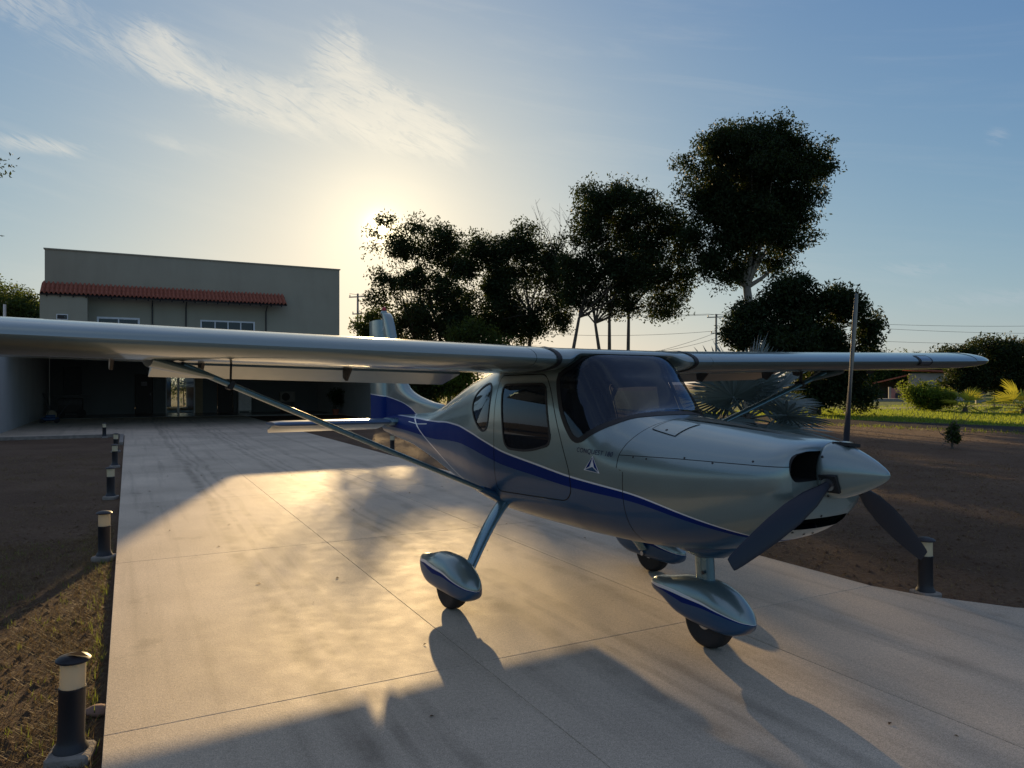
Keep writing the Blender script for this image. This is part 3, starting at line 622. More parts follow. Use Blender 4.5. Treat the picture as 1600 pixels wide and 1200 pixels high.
def S(a, t, off=0.0):
    """fuselage surface: a along, t round (0 belly, .25 near side, .5 top, .75 far side, 1 belly)"""
    a = np.asarray(a, float); t = np.asarray(t, float)
    zt, zb, w, zc, nu, nl, tu = [f(a) for f in FN]
    zt = zt-off; zb = zb+off; w = np.maximum(w-off, 0.005)
    ph = -np.pi/2+2*np.pi*t; c = np.cos(ph); s = np.sin(ph)
    n = np.where(s > 0, nu, nl)
    r = (np.abs(c)**n+np.abs(s)**n)**(-1/n); h = np.where(s > 0, zt-zc, zc-zb)
    b = -w*c*r; z = zc+h*s*r
    u = np.clip((z-zc)/np.maximum(zt-zc, 1e-3), 0, 1)
    b = b*(1-tu*u**2.6)
    return np.stack([a, b, z], -1)
def S_normal(a, t):
    e = 1e-3
    da = S(a+e, t)-S(a-e, t); dt = S(a, t+e)-S(a, t-e)
    n = np.cross(da, dt); l = np.linalg.norm(n, axis=-1, keepdims=True); return n/np.maximum(l, 1e-9)
def side_t(a, z):
    """t on the near side for a given height"""
    lo = np.full(np.shape(a), 0.02); hi = np.full(np.shape(a), 0.48)
    for _ in range(40):
        m = (lo+hi)/2; zz = S(a, m)[..., 2]; lo = np.where(zz < z, m, lo); hi = np.where(zz < z, hi, m)
    return (lo+hi)/2
def smooth_poly(pts, closed=True, n=10, rad=None):
    """Catmull-Rom through points"""
    P = [np.array(p, float) for p in pts]; out = []; m = len(P)
    for i in range(m if closed else m-1):
        p0 = P[(i-1) % m] if closed or i > 0 else P[i]; p1 = P[i]; p2 = P[(i+1) % m]; p3 = P[(i+2) % m] if closed or i+2 < m else P[i+1]
        for k in range(n):
            t = k/n; out.append(0.5*((2*p1)+(-p0+p2)*t+(2*p0-5*p1+4*p2-p3)*t*t+(-p0+3*p1-3*p2+p3)*t**3))
    if not closed: out.append(P[-1])
    return np.array(out)
def round_poly(pts, r, n=6):
    P = [np.array(p, float) for p in pts]; out = []; m = len(P)
    for i in range(m):
        p, q, s = P[i-1], P[i], P[(i+1) % m]; rr = r[i] if isinstance(r, (list, tuple)) else r
        d1 = (p-q)/np.linalg.norm(p-q); d2 = (s-q)/np.linalg.norm(s-q)
        a, b = q+d1*rr, q+d2*rr
        for k in range(n+1):
            t = k/n; out.append((1-t)**2*a+2*t*(1-t)*q+t*t*b)
    return np.array(out)
def pdist(P, poly, closed=True):
    A = poly; B = np.roll(poly, -1, 0)
    if not closed: A = A[:-1]; B = B[:-1]
    P = np.atleast_2d(P); AB = B-A; out = np.empty(len(P))
    for i0 in range(0, len(P), 4000):
        p = P[i0:i0+4000, None, :]; t = np.clip(((p-A)*AB).sum(-1)/np.maximum((AB*AB).sum(-1), 1e-12), 0, 1)
        d = np.linalg.norm(p-(A+t[..., None]*AB), axis=-1).min(1)
        out[i0:i0+4000] = d
    return out
def sdf(P, poly):
    d = pdist(P, poly); P = np.atleast_2d(P); x, y = P[:, 0], P[:, 1]; ins = np.zeros(len(P), bool)
    for (xa, ya), (xb, yb) in zip(poly, np.roll(poly, -1, 0)):
        c = ((ya > y) != (yb > y)) & (x < (xb-xa)*(y-ya)/(yb-ya if yb != ya else 1e-12)+xa); ins ^= c
    return np.where(ins, -d, d)
# outlines in side view (a, z)
WS = np.array(list(round_poly([(0.592, 1.655), (0.690, 1.700), (0.712, 1.770), (0.7115, 1.80), (0.80, 2.1), (1.5, 2.1), (1.35, 1.47), (1.085, 1.420), (0.98, 1.335), (0.835, 1.235), (0.705, 1.385)], [0.045, 0.05, 0.03, 0.004, 0.02, 0.02, 0.02, 0.02, 0.06, 0.07, 0.1])))
DW = round_poly([(-0.105, 1.585), (0.455, 1.592), (0.565, 1.20), (0.30, 1.135), (-0.01, 1.135)], [0.05, 0.05, 0.06, 0.12, 0.08])
RW = smooth_poly([(-0.632, 1.49), (-0.55, 1.552), (-0.41, 1.594), (-0.335, 1.582), (-0.298, 1.53), (-0.287, 1.38), (-0.305, 1.275), (-0.365, 1.243), (-0.44, 1.262), (-0.54, 1.325), (-0.625, 1.41)])
DOORP = round_poly([(-0.19, 1.66), (0.43, 1.665), (0.53, 1.56), (0.785, 0.99), (0.765, 0.84), (-0.165, 0.795)], [0.03, 0.06, 0.08, 0.10, 0.10, 0.04])
PIN = pchip([-3.7, -2.6, -2.0, -1.63, -1.34, -1.0, -0.684, -0.35, -0.04, 0.38, 0.73, 1.3, 1.65, 2.0, 2.3], [1.255, 1.25, 1.246, 1.252, 1.262, 1.255, 1.224, 1.165, 1.105, 1.055, 1.012, 0.955, 0.885, 0.800, 0.70])
PINW = pchip([-3.7, -1.5, 0, 1.2, 2.0, 2.3], [0.008, 0.013, 0.013, 0.010, 0.007, 0.005])
BLUEW = pchip([-3.7, -2.4, -1.6, -0.7, 0.0, 0.7, 1.3, 1.8, 2.3], [0.12, 0.14, 0.16, 0.125, 0.09, 0.066, 0.042, 0.026, 0.012])
SWOOSH = smooth_poly([(-2.62, 1.275), (-2.35, 1.19), (-2.0, 1.07), (-1.6, 0.95), (-1.25, 0.845), (-0.9, 0.76), (-0.62, 0.70)], False)
SEAM = np.array([(1.31, 1.6), (1.31, 1.40), (1.262, 1.33), (1.215, 1.24), (1.192, 1.175), (1.185, 1.09), (1.235, 1.078), (1.235, 0.4)])
SPLIT = np.array([(1.192, 1.172), (1.6, 1.182), (2.4, 1.19)])
INLET = {s: round_poly([(s*0.312, 1.236), (s*0.308, 1.108), (s*0.06, 1.112), (s*0.06, 1.258), (s*0.19, 1.262)], [0.07, 0.062, 0.03, 0.02, 0.06]) for s in (-1, 1)}
CHIN = round_poly([(-0.215, 0.853), (0.215, 0.853), (0.185, 0.915), (-0.185, 0.915)], 0.012)

ga = np.unique(np.round(np.concatenate([np.arange(-3.62, -1.2, 0.05), np.arange(-1.2, 1.4, 0.026), np.arange(1.4, 2.05, 0.035), np.arange(2.05, 2.2, 0.0125), np.arange(2.2, 2.259, 0.005), [2.258]]), 4))
NT = 128; gt = np.linspace(0, 1, NT+1)
bm = bmesh.new(); la = bm.verts.layers.float.new('sa'); lt = bm.verts.layers.float.new('st')
grid = []
AA, TT = np.meshgrid(ga, gt, indexing='ij'); PP = S(AA, TT)
for i in range(len(ga)):
    row = []
    for j in range(NT+1):
        v = bm.verts.new(PP[i, j]); v[la] = ga[i]; v[lt] = gt[j]; row.append(v)
    grid.append(row)
for i in range(len(ga)-1):
    for j in range(NT): bm.faces.new((grid[i][j], grid[i+1][j], grid[i+1][j+1], grid[i][j+1]))
def positions(vs):
    a = np.array([v[la] for v in vs]); t = np.array([v[lt] for v in vs]); return S(a, t)
def clip(fn):
    """cut the grid along fn == 0 (fn takes an (n,3) array of aircraft coordinates)"""
    vs = list(bm.verts); P = positions(vs); val = fn(P); val[np.abs(val) < 1e-5] = 0.0
    V = dict(zip(vs, val.tolist()))
    cut = [f for f in bm.faces if len(f.verts) > 3 and min(V[v] for v in f.verts) < 0 < max(V[v] for v in f.verts)]
    if cut: bmesh.ops.triangulate(bm, faces=cut)
    for e in list(bm.edges):
        v0, v1 = e.verts; f0, f1 = V[v0], V[v1]
        if f0*f1 < 0: ne, nv = bmesh.utils.edge_split(e, v0, min(max(f0/(f0-f1), 0.001), 0.999)); V[nv] = 0.0
    for f in list(bm.faces):
        zs = [v for v in f.verts if V[v] == 0.0]
        if len(zs) < 2: continue
        sg = [V[v] for v in f.verts if V[v] != 0.0]
        if not sg or min(sg) > 0 or max(sg) < 0: continue
        a, b = zs[0], zs[1]
        if any(e.other_vert(a) is b for e in a.link_edges): continue
        try: bmesh.utils.face_split(f, a, b)
        except Exception: pass
az = lambda P: P[:, [0, 2]]; bz = lambda P: P[:, [1, 2]]
cab = lambda P, d, cond: np.where(cond(P), d, 9.0)
F_WS = lambda P: np.where(P[:, 0] > 0.5, sdf(az(P), WS), 9.0)
F_DW = lambda P: np.where(P[:, 2] < 1.75, sdf(az(P), DW), 9.0)
F_RW = lambda P: np.where(P[:, 2] < 1.75, sdf(az(P), RW), 9.0)
F_DOOR = lambda P: np.where(P[:, 2] < 1.75, sdf(az(P), DOORP), 9.0)
F_PIN = lambda P: P[:, 2]-PIN(P[:, 0])
SWZ = pchip(SWOOSH[:, 0], SWOOSH[:, 1])
F_SW = lambda P: (P[:, 2]-SWZ(P[:, 0]))*0.90
def F_SEAM(P):                                   # cowling side of the firewall joint: positive
    za, aa = SEAM[::-1, 1], SEAM[::-1, 0]
    return P[:, 0]-np.interp(P[:, 2], za, aa)
F_SPLIT = lambda P: P[:, 2]-np.interp(P[:, 0], SPLIT[:, 0], SPLIT[:, 1])
F_IN = {s: (lambda P, s=s: np.maximum(sdf(bz(P), INLET[s]), 2.15-P[:, 0])) for s in (-1, 1)}
F_CH = lambda P: np.maximum(np.maximum(sdf(bz(P), CHIN), 1.9-P[:, 0]), P[:, 2]-1.03)
GW = 0.026; GWS = 0.036
clip(F_WS); clip(lambda P: F_WS(P)-GWS); clip(F_DW); clip(lambda P: F_DW(P)-GW*0.62); clip(F_RW); clip(lambda P: F_RW(P)-GW*0.62)
clip(lambda P: F_DOOR(P)); clip(lambda P: F_DOOR(P)-0.0075)
clip(lambda P: F_SEAM(P)-0.0025); clip(lambda P: F_SEAM(P)+0.0025); clip(lambda P: F_SPLIT(P)-0.002); clip(lambda P: F_SPLIT(P)+0.002)
clip(F_IN[-1]); clip(F_IN[1]); clip(F_CH)
clip(F_PIN); clip(lambda P: F_PIN(P)+PINW(P[:, 0])); clip(lambda P: F_PIN(P)+PINW(P[:, 0])+BLUEW(P[:, 0])); clip(lambda P: F_SW(P)-0.006); clip(lambda P: F_SW(P)+0.006)
fs = list(bm.faces)
cen = S(np.array([np.mean([v[la] for v in f.verts]) for f in fs]), np.array([np.mean([v[lt] for v in f.verts]) for f in fs]))
vWS, vDW, vRW, vDR, vPIN, vSW = F_WS(cen), F_DW(cen), F_RW(cen), F_DOOR(cen), F_PIN(cen), F_SW(cen)
vSEAM, vSPL, vCH = F_SEAM(cen), F_SPLIT(cen), F_CH(cen); vIN = np.minimum(F_IN[-1](cen), F_IN[1](cen))
pw, bw = PINW(cen[:, 0]), BLUEW(cen[:, 0])
groups = {}
for i, f in enumerate(fs):
    side = 'n' if cen[i, 1] < 0 else 'f'; mat = 'sage'
    if vPIN[i] < 0: mat = 'white'
    if vPIN[i] < -pw[i]: mat = 'royal'
    if vPIN[i] < -pw[i]-bw[i]: mat = 'steel'
    if abs(vSW[i]) < 0.006 and vPIN[i] < 0.03 and -2.66 < cen[i, 0] < -0.60: mat = 'white'
    if vIN[i] < 0 or vCH[i] < 0: key = None
    elif vWS[i] < 0: key = ('windshield', '')
    elif vDW[i] < 0: key = ('door_window', side)
    elif vRW[i] < 0: key = ('rear_window', side)
    elif vWS[i] < GWS: key = ('windshield_seal', '')
    elif vDW[i] < GW*0.62: key = ('door_window_seal', side)
    elif vRW[i] < GW*0.62: key = ('rear_window_seal', side)
    elif vDR[i] < 0: key = ('cabin_door', side)
    elif vDR[i] < 0.0075: key = ('door_seam', '')
    elif abs(vSEAM[i]) < 0.0025: key = ('cowling_seam', '')
    elif abs(vSPL[i]) < 0.002 and vSEAM[i] > 0: key = ('cowling_seam', '')
    elif vSEAM[i] > 0: key = ('engine_cowling', '')
    else: key = ('fuselage', '')
    if key: groups.setdefault(key, []).append((f, mat))
def emit(name, faces, mats, parent, off=0.0):
    idx = {}; vs = []; fl = []; mi = []
    order = list(mats)
    for f, mat in faces:
        q = []
        for v in f.verts:
            if v not in idx: idx[v] = len(vs); vs.append(v)
            q.append(idx[v])
        fl.append(q); mi.append(order.index(mat) if mat in order else 0)
    a = np.array([v[la] for v in vs]); t = np.array([v[lt] for v in vs]); P = S(a, t); Nn = S_normal(np.clip(a, ST[0, 0]+.0021, ST[-1, 0]-.0021), t)
    bad = np.linalg.norm(Nn, axis=1) < 0.5; Nn[bad] = (1, 0, 0)
    P = P+Nn*off
    me = bpy.data.meshes.new(name); me.from_pydata(P.tolist(), [], fl); me.update()
    o = link(name, me, [M[m] for m in order], parent, True); me.polygons.foreach_set('material_index', mi)
    # orient faces to the analytic normal
    flip = [p.index for p in me.polygons if Vector(Nn[p.vertices[0]]).dot(p.normal) < 0]
    if flip:
        b2 = bmesh.new(); b2.from_mesh(me); b2.faces.ensure_lookup_table()
        bmesh.ops.reverse_faces(b2, faces=[b2.faces[i] for i in flip]); b2.to_mesh(me); b2.free()
    me.normals_split_custom_set_from_vertices([tuple(n) for n in Nn])
    return o
PM = ('sage', 'white', 'royal', 'steel')
fus = emit('fuselage', groups[('fuselage', '')], PM, plane)
cowl = emit('engine_cowling', groups[('engine_cowling', '')], PM, plane)
emit('door_seam', groups[('door_seam', '')], ('seam',), plane, -0.004)
emit('cowling_seam', groups[('cowling_seam', '')], ('seam',), plane, -0.002)
emit('windshield', groups[('windshield', '')], ('glass',), plane, 0.0)
emit('windshield_seal', groups[('windshield_seal', '')], ('rubber',), plane, 0.003)
for s in 'nf':
    dr = emit('cabin_door', groups[('cabin_door', s)], PM, plane)
    emit('door_window', groups[('door_window', s)], ('tinted',), dr, -0.002); emit('window_seal', groups[('door_window_seal', s)], ('rubber',), dr, 0.003)
    rw_ = emit('rear_window', groups[('rear_window', s)], ('tinted',), plane, -0.002); emit('window_seal', groups[('rear_window_seal', s)], ('rubber',), rw_, 0.003)
bm.free()
# nose bowl closing face behind the spinner and inlet ducts
def front_cap():
    tt = np.linspace(0, 1, 97)[:96]; rr = [S(np.full(96, 2.258), tt)]
    c = np.array([2.262, 0, 1.10])
    for k in (0.75, 0.5, 0.25): rr.append(c+(rr[0]-c)*k+np.array([0.004*(1-k), 0, 0]))
    b = bmesh.new(); V = [[b.verts.new(tuple(p)) for p in r] for r in rr]
    for i in range(3):
        for j in range(96): b.faces.new((V[i][j], V[i][(j+1) % 96], V[i+1][(j+1) % 96], V[i+1][j]))
    b.faces.new(V[3]); bmesh.ops.triangulate(b, faces=b.faces)
    bmesh.ops.subdivide_edges(b, edges=b.edges, cuts=2, use_grid_fill=True); bmesh.ops.triangulate(b, faces=b.faces)
    for s in (-1, 1):
        VV = {v: float(x) for v, x in zip(list(b.verts), sdf(np.array([v.co[1:] for v in b.verts]), INLET[s]))}
        for e in list(b.edges):
            v0, v1 = e.verts
            if VV[v0]*VV[v1] < 0: ne, nv = bmesh.utils.edge_split(e, v0, min(max(VV[v0]/(VV[v0]-VV[v1]), .001), .999)); VV[nv] = 0.0
        for f in list(b.faces):
            zz = [v for v in f.verts if VV[v] == 0.0]
            if len(zz) == 2 and not any(e.other_vert(zz[0]) is zz[1] for e in zz[0].link_edges): bmesh.utils.face_split(f, zz[0], zz[1])
        cc = np.array([f.calc_center_median()[1:] for f in b.faces]); ds = sdf(cc, INLET[s])
        bmesh.ops.delete(b, geom=[f for f, d in zip(list(b.faces), ds) if d < 0], context='FACES'); bmesh.ops.triangulate(b, faces=b.faces)
    bmesh.ops.recalc_face_normals(b, faces=b.faces)
    me = bpy.data.meshes.new('nose_bowl'); b.to_mesh(me); b.free(); return link('nose_bowl', me, M['sage'], cowl, True)
front_cap()
for s in (-1, 1):
    pl = INLET[s]; n = len(pl); c = pl.mean(0)
    rings = []
    for a_, k in ((2.258, 1.0), (2.2, 1.0), (2.0, 0.97), (1.8, 0.9)): rings.append([(a_, *(c+(p-c)*k)) for p in pl])
    mb = MB(); mb.ring_loft(rings, cap=False); mb.add([(1.8, *(c+(p-c)*.9)) for p in pl], [tuple(range(n))]); mb.build('inlet_duct', M['duct'], cowl, smooth=True)
    mb = MB()
    for k in range(5): mb.lathe([(0.075, 0), (0.085, 0.006), (0.075, 0.012)], 20, (1.98+0.02*k, s*0.24, 1.19), axis='x')
    mb.build('cylinder_fins', M['darkmetal'], cowl, ang=40)
    mb = MB(); mb.tube([(2.02, s*0.26, 1.15), (2.10, s*0.25, 1.12), (2.13, s*0.20, 1.115)], 0.006, 6); mb.tube([(2.05, s*0.2, 1.24), (2.12, s*0.24, 1.18), (2.10, s*0.3, 1.12)], 0.004, 6); mb.build('ignition_lead', M['metal'], cowl)
mb = MB(); rings = []
for a_, k in ((2.17, 0.99), (1.85, 0.95), (1.6, 0.6)): rings.append([(a_-(0.915-p[1])*0.9, *(CHIN.mean(0)+(p-CHIN.mean(0))*k)) for p in CHIN])
mb.ring_loft(rings, cap=False); mb.add(rings[-1], [tuple(range(len(CHIN)))]); mb.build('chin_duct', M['duct'], cowl)
# cowling screws
def on_side(a, z, off=0.0):
    t = side_t(np.array([a]), np.array([z])); p = S(np.array([a]), t)[0]; n = S_normal(np.array([a]), t)[0]; return Vector(p+n*off), Vector(n)
def disc_on(p, n, r, h, name, mat, parent, seg=10):
    q = n.to_track_quat('Z', 'Y'); mb = MB(); mb.lathe([(r*.5, h*.4), (r, 0), (r, h*.7), (r*.75, h)], seg); o = mb.build(name, mat, parent, ang=40)
    o.matrix_local = Matrix.Translation(p) @ q.to_matrix().to_4x4(); return o
for a_, z_ in ((1.30, 1.168), (1.66, 1.19), (2.08, 1.205), (1.4, 1.165), (1.85, 1.178)):
    p, n = on_side(a_, z_); disc_on(p, n, 0.006, 0.003, 'screw', M['darkmetal'], cowl)
for b_, z_ in ((-0.06, 0.93), (-0.17, 0.835), (-0.07, 0.815), (0.05, 0.815)):
    # on the chin: search the surface forward
    best = None
    for t_ in np.linspace(0.0, 0.3, 200):
        a_ = np.linspace(1.7, 2.254, 200); P = S(a_, np.full(200, t_)); d = np.hypot(P[:, 1]-b_, P[:, 2]-z_); i = d.argmin()
        if best is None or d[i] < best[0]: best = (d[i], a_[i], t_)
    p = Vector(S(np.array([best[1]]), np.array([best[2]]))[0]); n = Vector(S_normal(np.array([best[1]]), np.array([best[2]]))[0]); disc_on(p, n, 0.007, 0.003, 'screw', M['darkmetal'], cowl)
# oil filler hatch drawn on the upper cowling as a shallow panel, and a darker grey green triangle laid along the centreline
def patch(name, pts, mat, off, parent, fill=10):
    """panel lying on the fuselage surface; pts in (a, t)"""
    P = np.array(pts, float); us = np.linspace(0, 1, fill+1); v = []; f = []
    for i in us:
        for j in us:
            q = (1-i)*(1-j)*P[0]+i*(1-j)*P[1]+i*j*P[2]+(1-i)*j*P[3]; v.append(q)
    v = np.array(v); X = S(v[:, 0], v[:, 1])+S_normal(v[:, 0], v[:, 1])*off; n = fill+1
    for i in range(fill):
        for j in range(fill): f.append((i*n+j, (i+1)*n+j, (i+1)*n+j+1, i*n+j+1))
    o = obj(name, X.tolist(), f, mat, parent, True); b = bmesh.new(); b.from_mesh(o.data); bmesh.ops.recalc_face_normals(b, faces=b.faces); b.to_mesh(o.data); b.free(); return o
def t_at(a, b):                                  # t of the upper surface at lateral b
    ts = np.linspace(0.30, 0.70, 801); P = S(np.full(801, a), ts); return float(ts[np.abs(P[:, 1]-b).argmin()])
HA = [(1.30, -0.33), (1.50, -0.34), (1.52, -0.15), (1.32, -0.14)]
patch('oil_hatch', [(a_, t_at(a_, b_)) for a_, b_ in HA], M['sage'], 0.0032, cowl, 24)
for k in range(4):
    (a0, b0_), (a1, b1_) = HA[k], HA[(k+1) % 4]; L_ = math.hypot(a1-a0, b1_-b0_); na, nb = -(b1_-b0_)/L_*0.0035, (a1-a0)/L_*0.0035
    patch('hatch_gap', [(a_, t_at(a_, b_)) for a_, b_ in ((a0, b0_), (a1, b1_), (a1+na, b1_+nb), (a0+na, b0_+nb))], M['seam'], 0.0040, cowl, 14)
p, n = on_side(1.40, 1.325); disc_on(p, n, 0.009, 0.006, 'hatch_latch', M['darkmetal'], cowl)
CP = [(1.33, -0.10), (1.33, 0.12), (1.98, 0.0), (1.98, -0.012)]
patch('cowling_top_triangle', [(a_, t_at(a_, b_)) for a_, b_ in CP], M['sage_dark'], 0.006, cowl, 20)
def text_mesh(body, size):
    cu = bpy.data.curves.new('txt', 'FONT'); cu.body = body; cu.size = size; cu.space_character = 1.08
    o = bpy.data.objects.new('txt', cu); C.objects.link(o); dg = bpy.context.evaluated_depsgraph_get(); dg.update()
    me = bpy.data.meshes.new_from_object(o.evaluated_get(dg)); bpy.data.objects.remove(o); return me
def text_on_side(name, body, a0, z0, a1, z1, hgt, mat, parent, off=0.003, slant=0.15):
    me = text_mesh(body, 1.0); co = np.array([v.co for v in me.vertices]); w = co[:, 0].max(); hh = 0.72
    b = bmesh.new(); b.from_mesh(me); bmesh.ops.triangulate(b, faces=b.faces)
    u = co[:, 0]/w; a_ = a0+(a1-a0)*u+slant*co[:, 1]/hh*hgt; z_ = z0+(z1-z0)*u+co[:, 1]/hh*hgt
    t_ = side_t(a_, z_); P = S(a_, t_)+S_normal(a_, t_)*off
    b.to_mesh(me); b.free()
    for v, p in zip(me.vertices, P): v.co = p
    me.update(); me.name = name; return link(name, me, mat, parent, False)
text_on_side('lettering', 'CONQUEST 180', 0.845, 1.168, 1.145, 1.156, 0.030, M['text'], fus)
# triangular maker's emblem
def side_poly(name, pts, mat, parent, off):
    P = np.array(pts); t_ = side_t(P[:, 0], P[:, 1]); X = S(P[:, 0], t_)+S_normal(P[:, 0], t_)*off
    return obj(name, X.tolist(), [tuple(range(len(pts)))], mat, parent, False)
em = side_poly('emblem', [(0.915, 1.058), (1.055, 1.048), (0.992, 1.152)], M['white'], fus, 0.003)
side_poly('emblem_wing', [(0.930, 1.066), (0.968, 1.085), (0.985, 1.125), (0.990, 1.145)], M['royal'], em, 0.0045); side_poly('emblem_wing', [(1.043, 1.058), (1.008, 1.083), (0.997, 1.12), (0.993, 1.145)], M['royal'], em, 0.0045)
side_poly('emblem_base', [(0.928, 1.061), (1.042, 1.052), (0.992, 1.084)], M['steel'], em, 0.0042)

# cabin interior
mb = MB(); sa = np.linspace(-1.05, 1.16, 40); ts = np.linspace(0, 1, 73)
lin = bmesh.new(); rows_ = []
for a_ in sa: rows_.append([lin.verts.new(p) for p in S(np.full(73, a_), ts, 0.035)])
for i in range(len(sa)-1):
    for j in range(72):
        f = lin.faces.new((rows_[i][j], rows_[i+1][j], rows_[i+1][j+1], rows_[i][j+1]))
cc = np.array([f.calc_center_median() for f in lin.faces]); kill = (F_WS(cc) < 0.012) | (F_DW(cc) < 0.012) | (F_RW(cc) < 0.012)
bmesh.ops.delete(lin, geom=[f for f, k in zip(list(lin.faces), kill) if k], context='FACES')
me = bpy.data.meshes.new('cabin_lining'); lin.to_mesh(me); lin.free(); link('cabin_lining', me, M['lining'], plane)
MB().box((0.03, 0, 0.88), (1.5, 0.80, 0.03)).build('cabin_floor', M['seat'], plane)
mb = MB(); q = [tuple(p) for p in S(np.full(48, -0.86), np.linspace(0, 1, 49)[:48], 0.045)]; mb.ring_loft([q, [(p[0]-.02, p[1], p[2]) for p in q]]); mb.build('cabin_bulkhead', M['lining'], plane)
for s in (-1, 1):
    st = empty('seat', (0, 0, 0)); st.parent = plane
    MB().box((0.18, s*0.26, 1.0), (0.46, 0.42, 0.16), ry=R(-6)).build('cushion', M['seat'], st, bevel=0.04)
    MB().box((-0.10, s*0.26, 1.30), (0.12, 0.40, 0.52), ry=R(-12)).build('backrest', M['seat'], st, bevel=0.045)
    MB().box((-0.17, s*0.26, 1.60), (0.08, 0.22, 0.12), ry=R(-12)).build('headrest', M['seat'], st, bevel=0.03)
MB().add([(0.78, -0.44, 1.02), (0.78, 0.44, 1.02), (0.74, 0.43, 1.22), (0.74, -0.43, 1.22), (1.04, -0.28, 1.34), (1.04, 0.28, 1.34), (0.78, 0.30, 1.37), (0.78, -0.30, 1.37), (1.04, -0.38, 1.05), (1.04, 0.38, 1.05)], [(0, 1, 2, 3), (3, 2, 6, 7), (7, 6, 5, 4), (0, 3, 7, 4, 8), (1, 9, 5, 6, 2)]).build('instrument_panel', M['panel'], plane)
for s in (-1, 1):
    MB().tube([(0.76, s*0.24, 1.2), (0.58, s*0.24, 1.18)], 0.012, 6).build('control_column', M['darkmetal'], plane)
    MB().tube([(0.57, s*0.24-0.12, 1.26), (0.56, s*0.24-0.11, 1.19), (0.56, s*0.24, 1.17), (0.56, s*0.24+0.11, 1.19), (0.57, s*0.24+0.12, 1.26)], 0.014, 6).build('control_yoke', M['rubber'], plane)
hp = MB().tube([(-0.05, -0.18, 1.30), (0.02, -0.16, 1.42), (0.10, -0.26, 1.45), (0.02, -0.36, 1.42), (-0.05, -0.34, 1.30)], 0.012, 6).build('grab_strap', M['rubber'], plane)

# ---- wings
def foil(n=22, t=0.135, m=0.02, p=0.4):
    x = 0.5*(1-np.cos(np.linspace(0, np.pi, n))); yt = 5*t*(0.2969*np.sqrt(x)-0.126*x-0.3516*x**2+0.2843*x**3-0.1036*x**4)
    yc = np.where(x < p, m/p**2*(2*p*x-x*x), m/(1-p)**2*((1-2*p)+2*p*x-x*x)); return x, yc+yt, yc-yt
CH = 1.30; ALE = 0.755
def zle(b): return 1.762+0.018*max(abs(b)-0.62, 0)
def inc(b): return R(3.0-1.3*max(abs(b)-0.62, 0)/4.6)
def wpoint(b, x, y, ch=CH, ale=ALE, z=None):
    i = inc(b); zz = zle(b) if z is None else z
    return (ale-x*ch*math.cos(i)+y*ch*math.sin(i)*0, b, zz+y*ch-x*ch*math.sin(i))
def wsec(b, x0=0.0, x1=0.76, ch=CH, ale=ALE, tk=1.0, z=None):
    x, yu, yl = foil(); yu = yu*tk; yl = yl*tk
    xs = x0+(x1-x0)*(0.5*(1-np.cos(np.linspace(0, np.pi, 22)))) if x0 == 0 else np.linspace(x0, x1, 8)
    U_ = [(xx, np.interp(xx, x, yu)) for xx in xs[::-1]]; L_ = [(xx, np.interp(xx, x, yl)) for xx in (xs[1:] if x0 == 0 else xs)]
    return [wpoint(b, xx, yy, ch, ale, z) for xx, yy in U_+L_]
rg = []
for b in (-0.617, -0.57, -0.53, -0.495, -0.465, -0.44, -0.42, -0.40, -0.36, -0.2, 0, 0.2, 0.36, 0.40, 0.42, 0.44, 0.465, 0.495, 0.53, 0.57, 0.617):
    k = min(max((0.545-abs(b))/0.145, 0), 1); k = k*k*(3-2*k); rg.append(wsec(b, 0, 0.93, CH-0.045*k, ALE-0.045*k, 1-0.42*k, zle(b)+0.043*k))
MB().ring_loft(rg).build('roof_section', M['sage'], plane, ang=38)
FL0, FL1, AI1, TIP = 0.80, 2.88, 4.72, 5.22
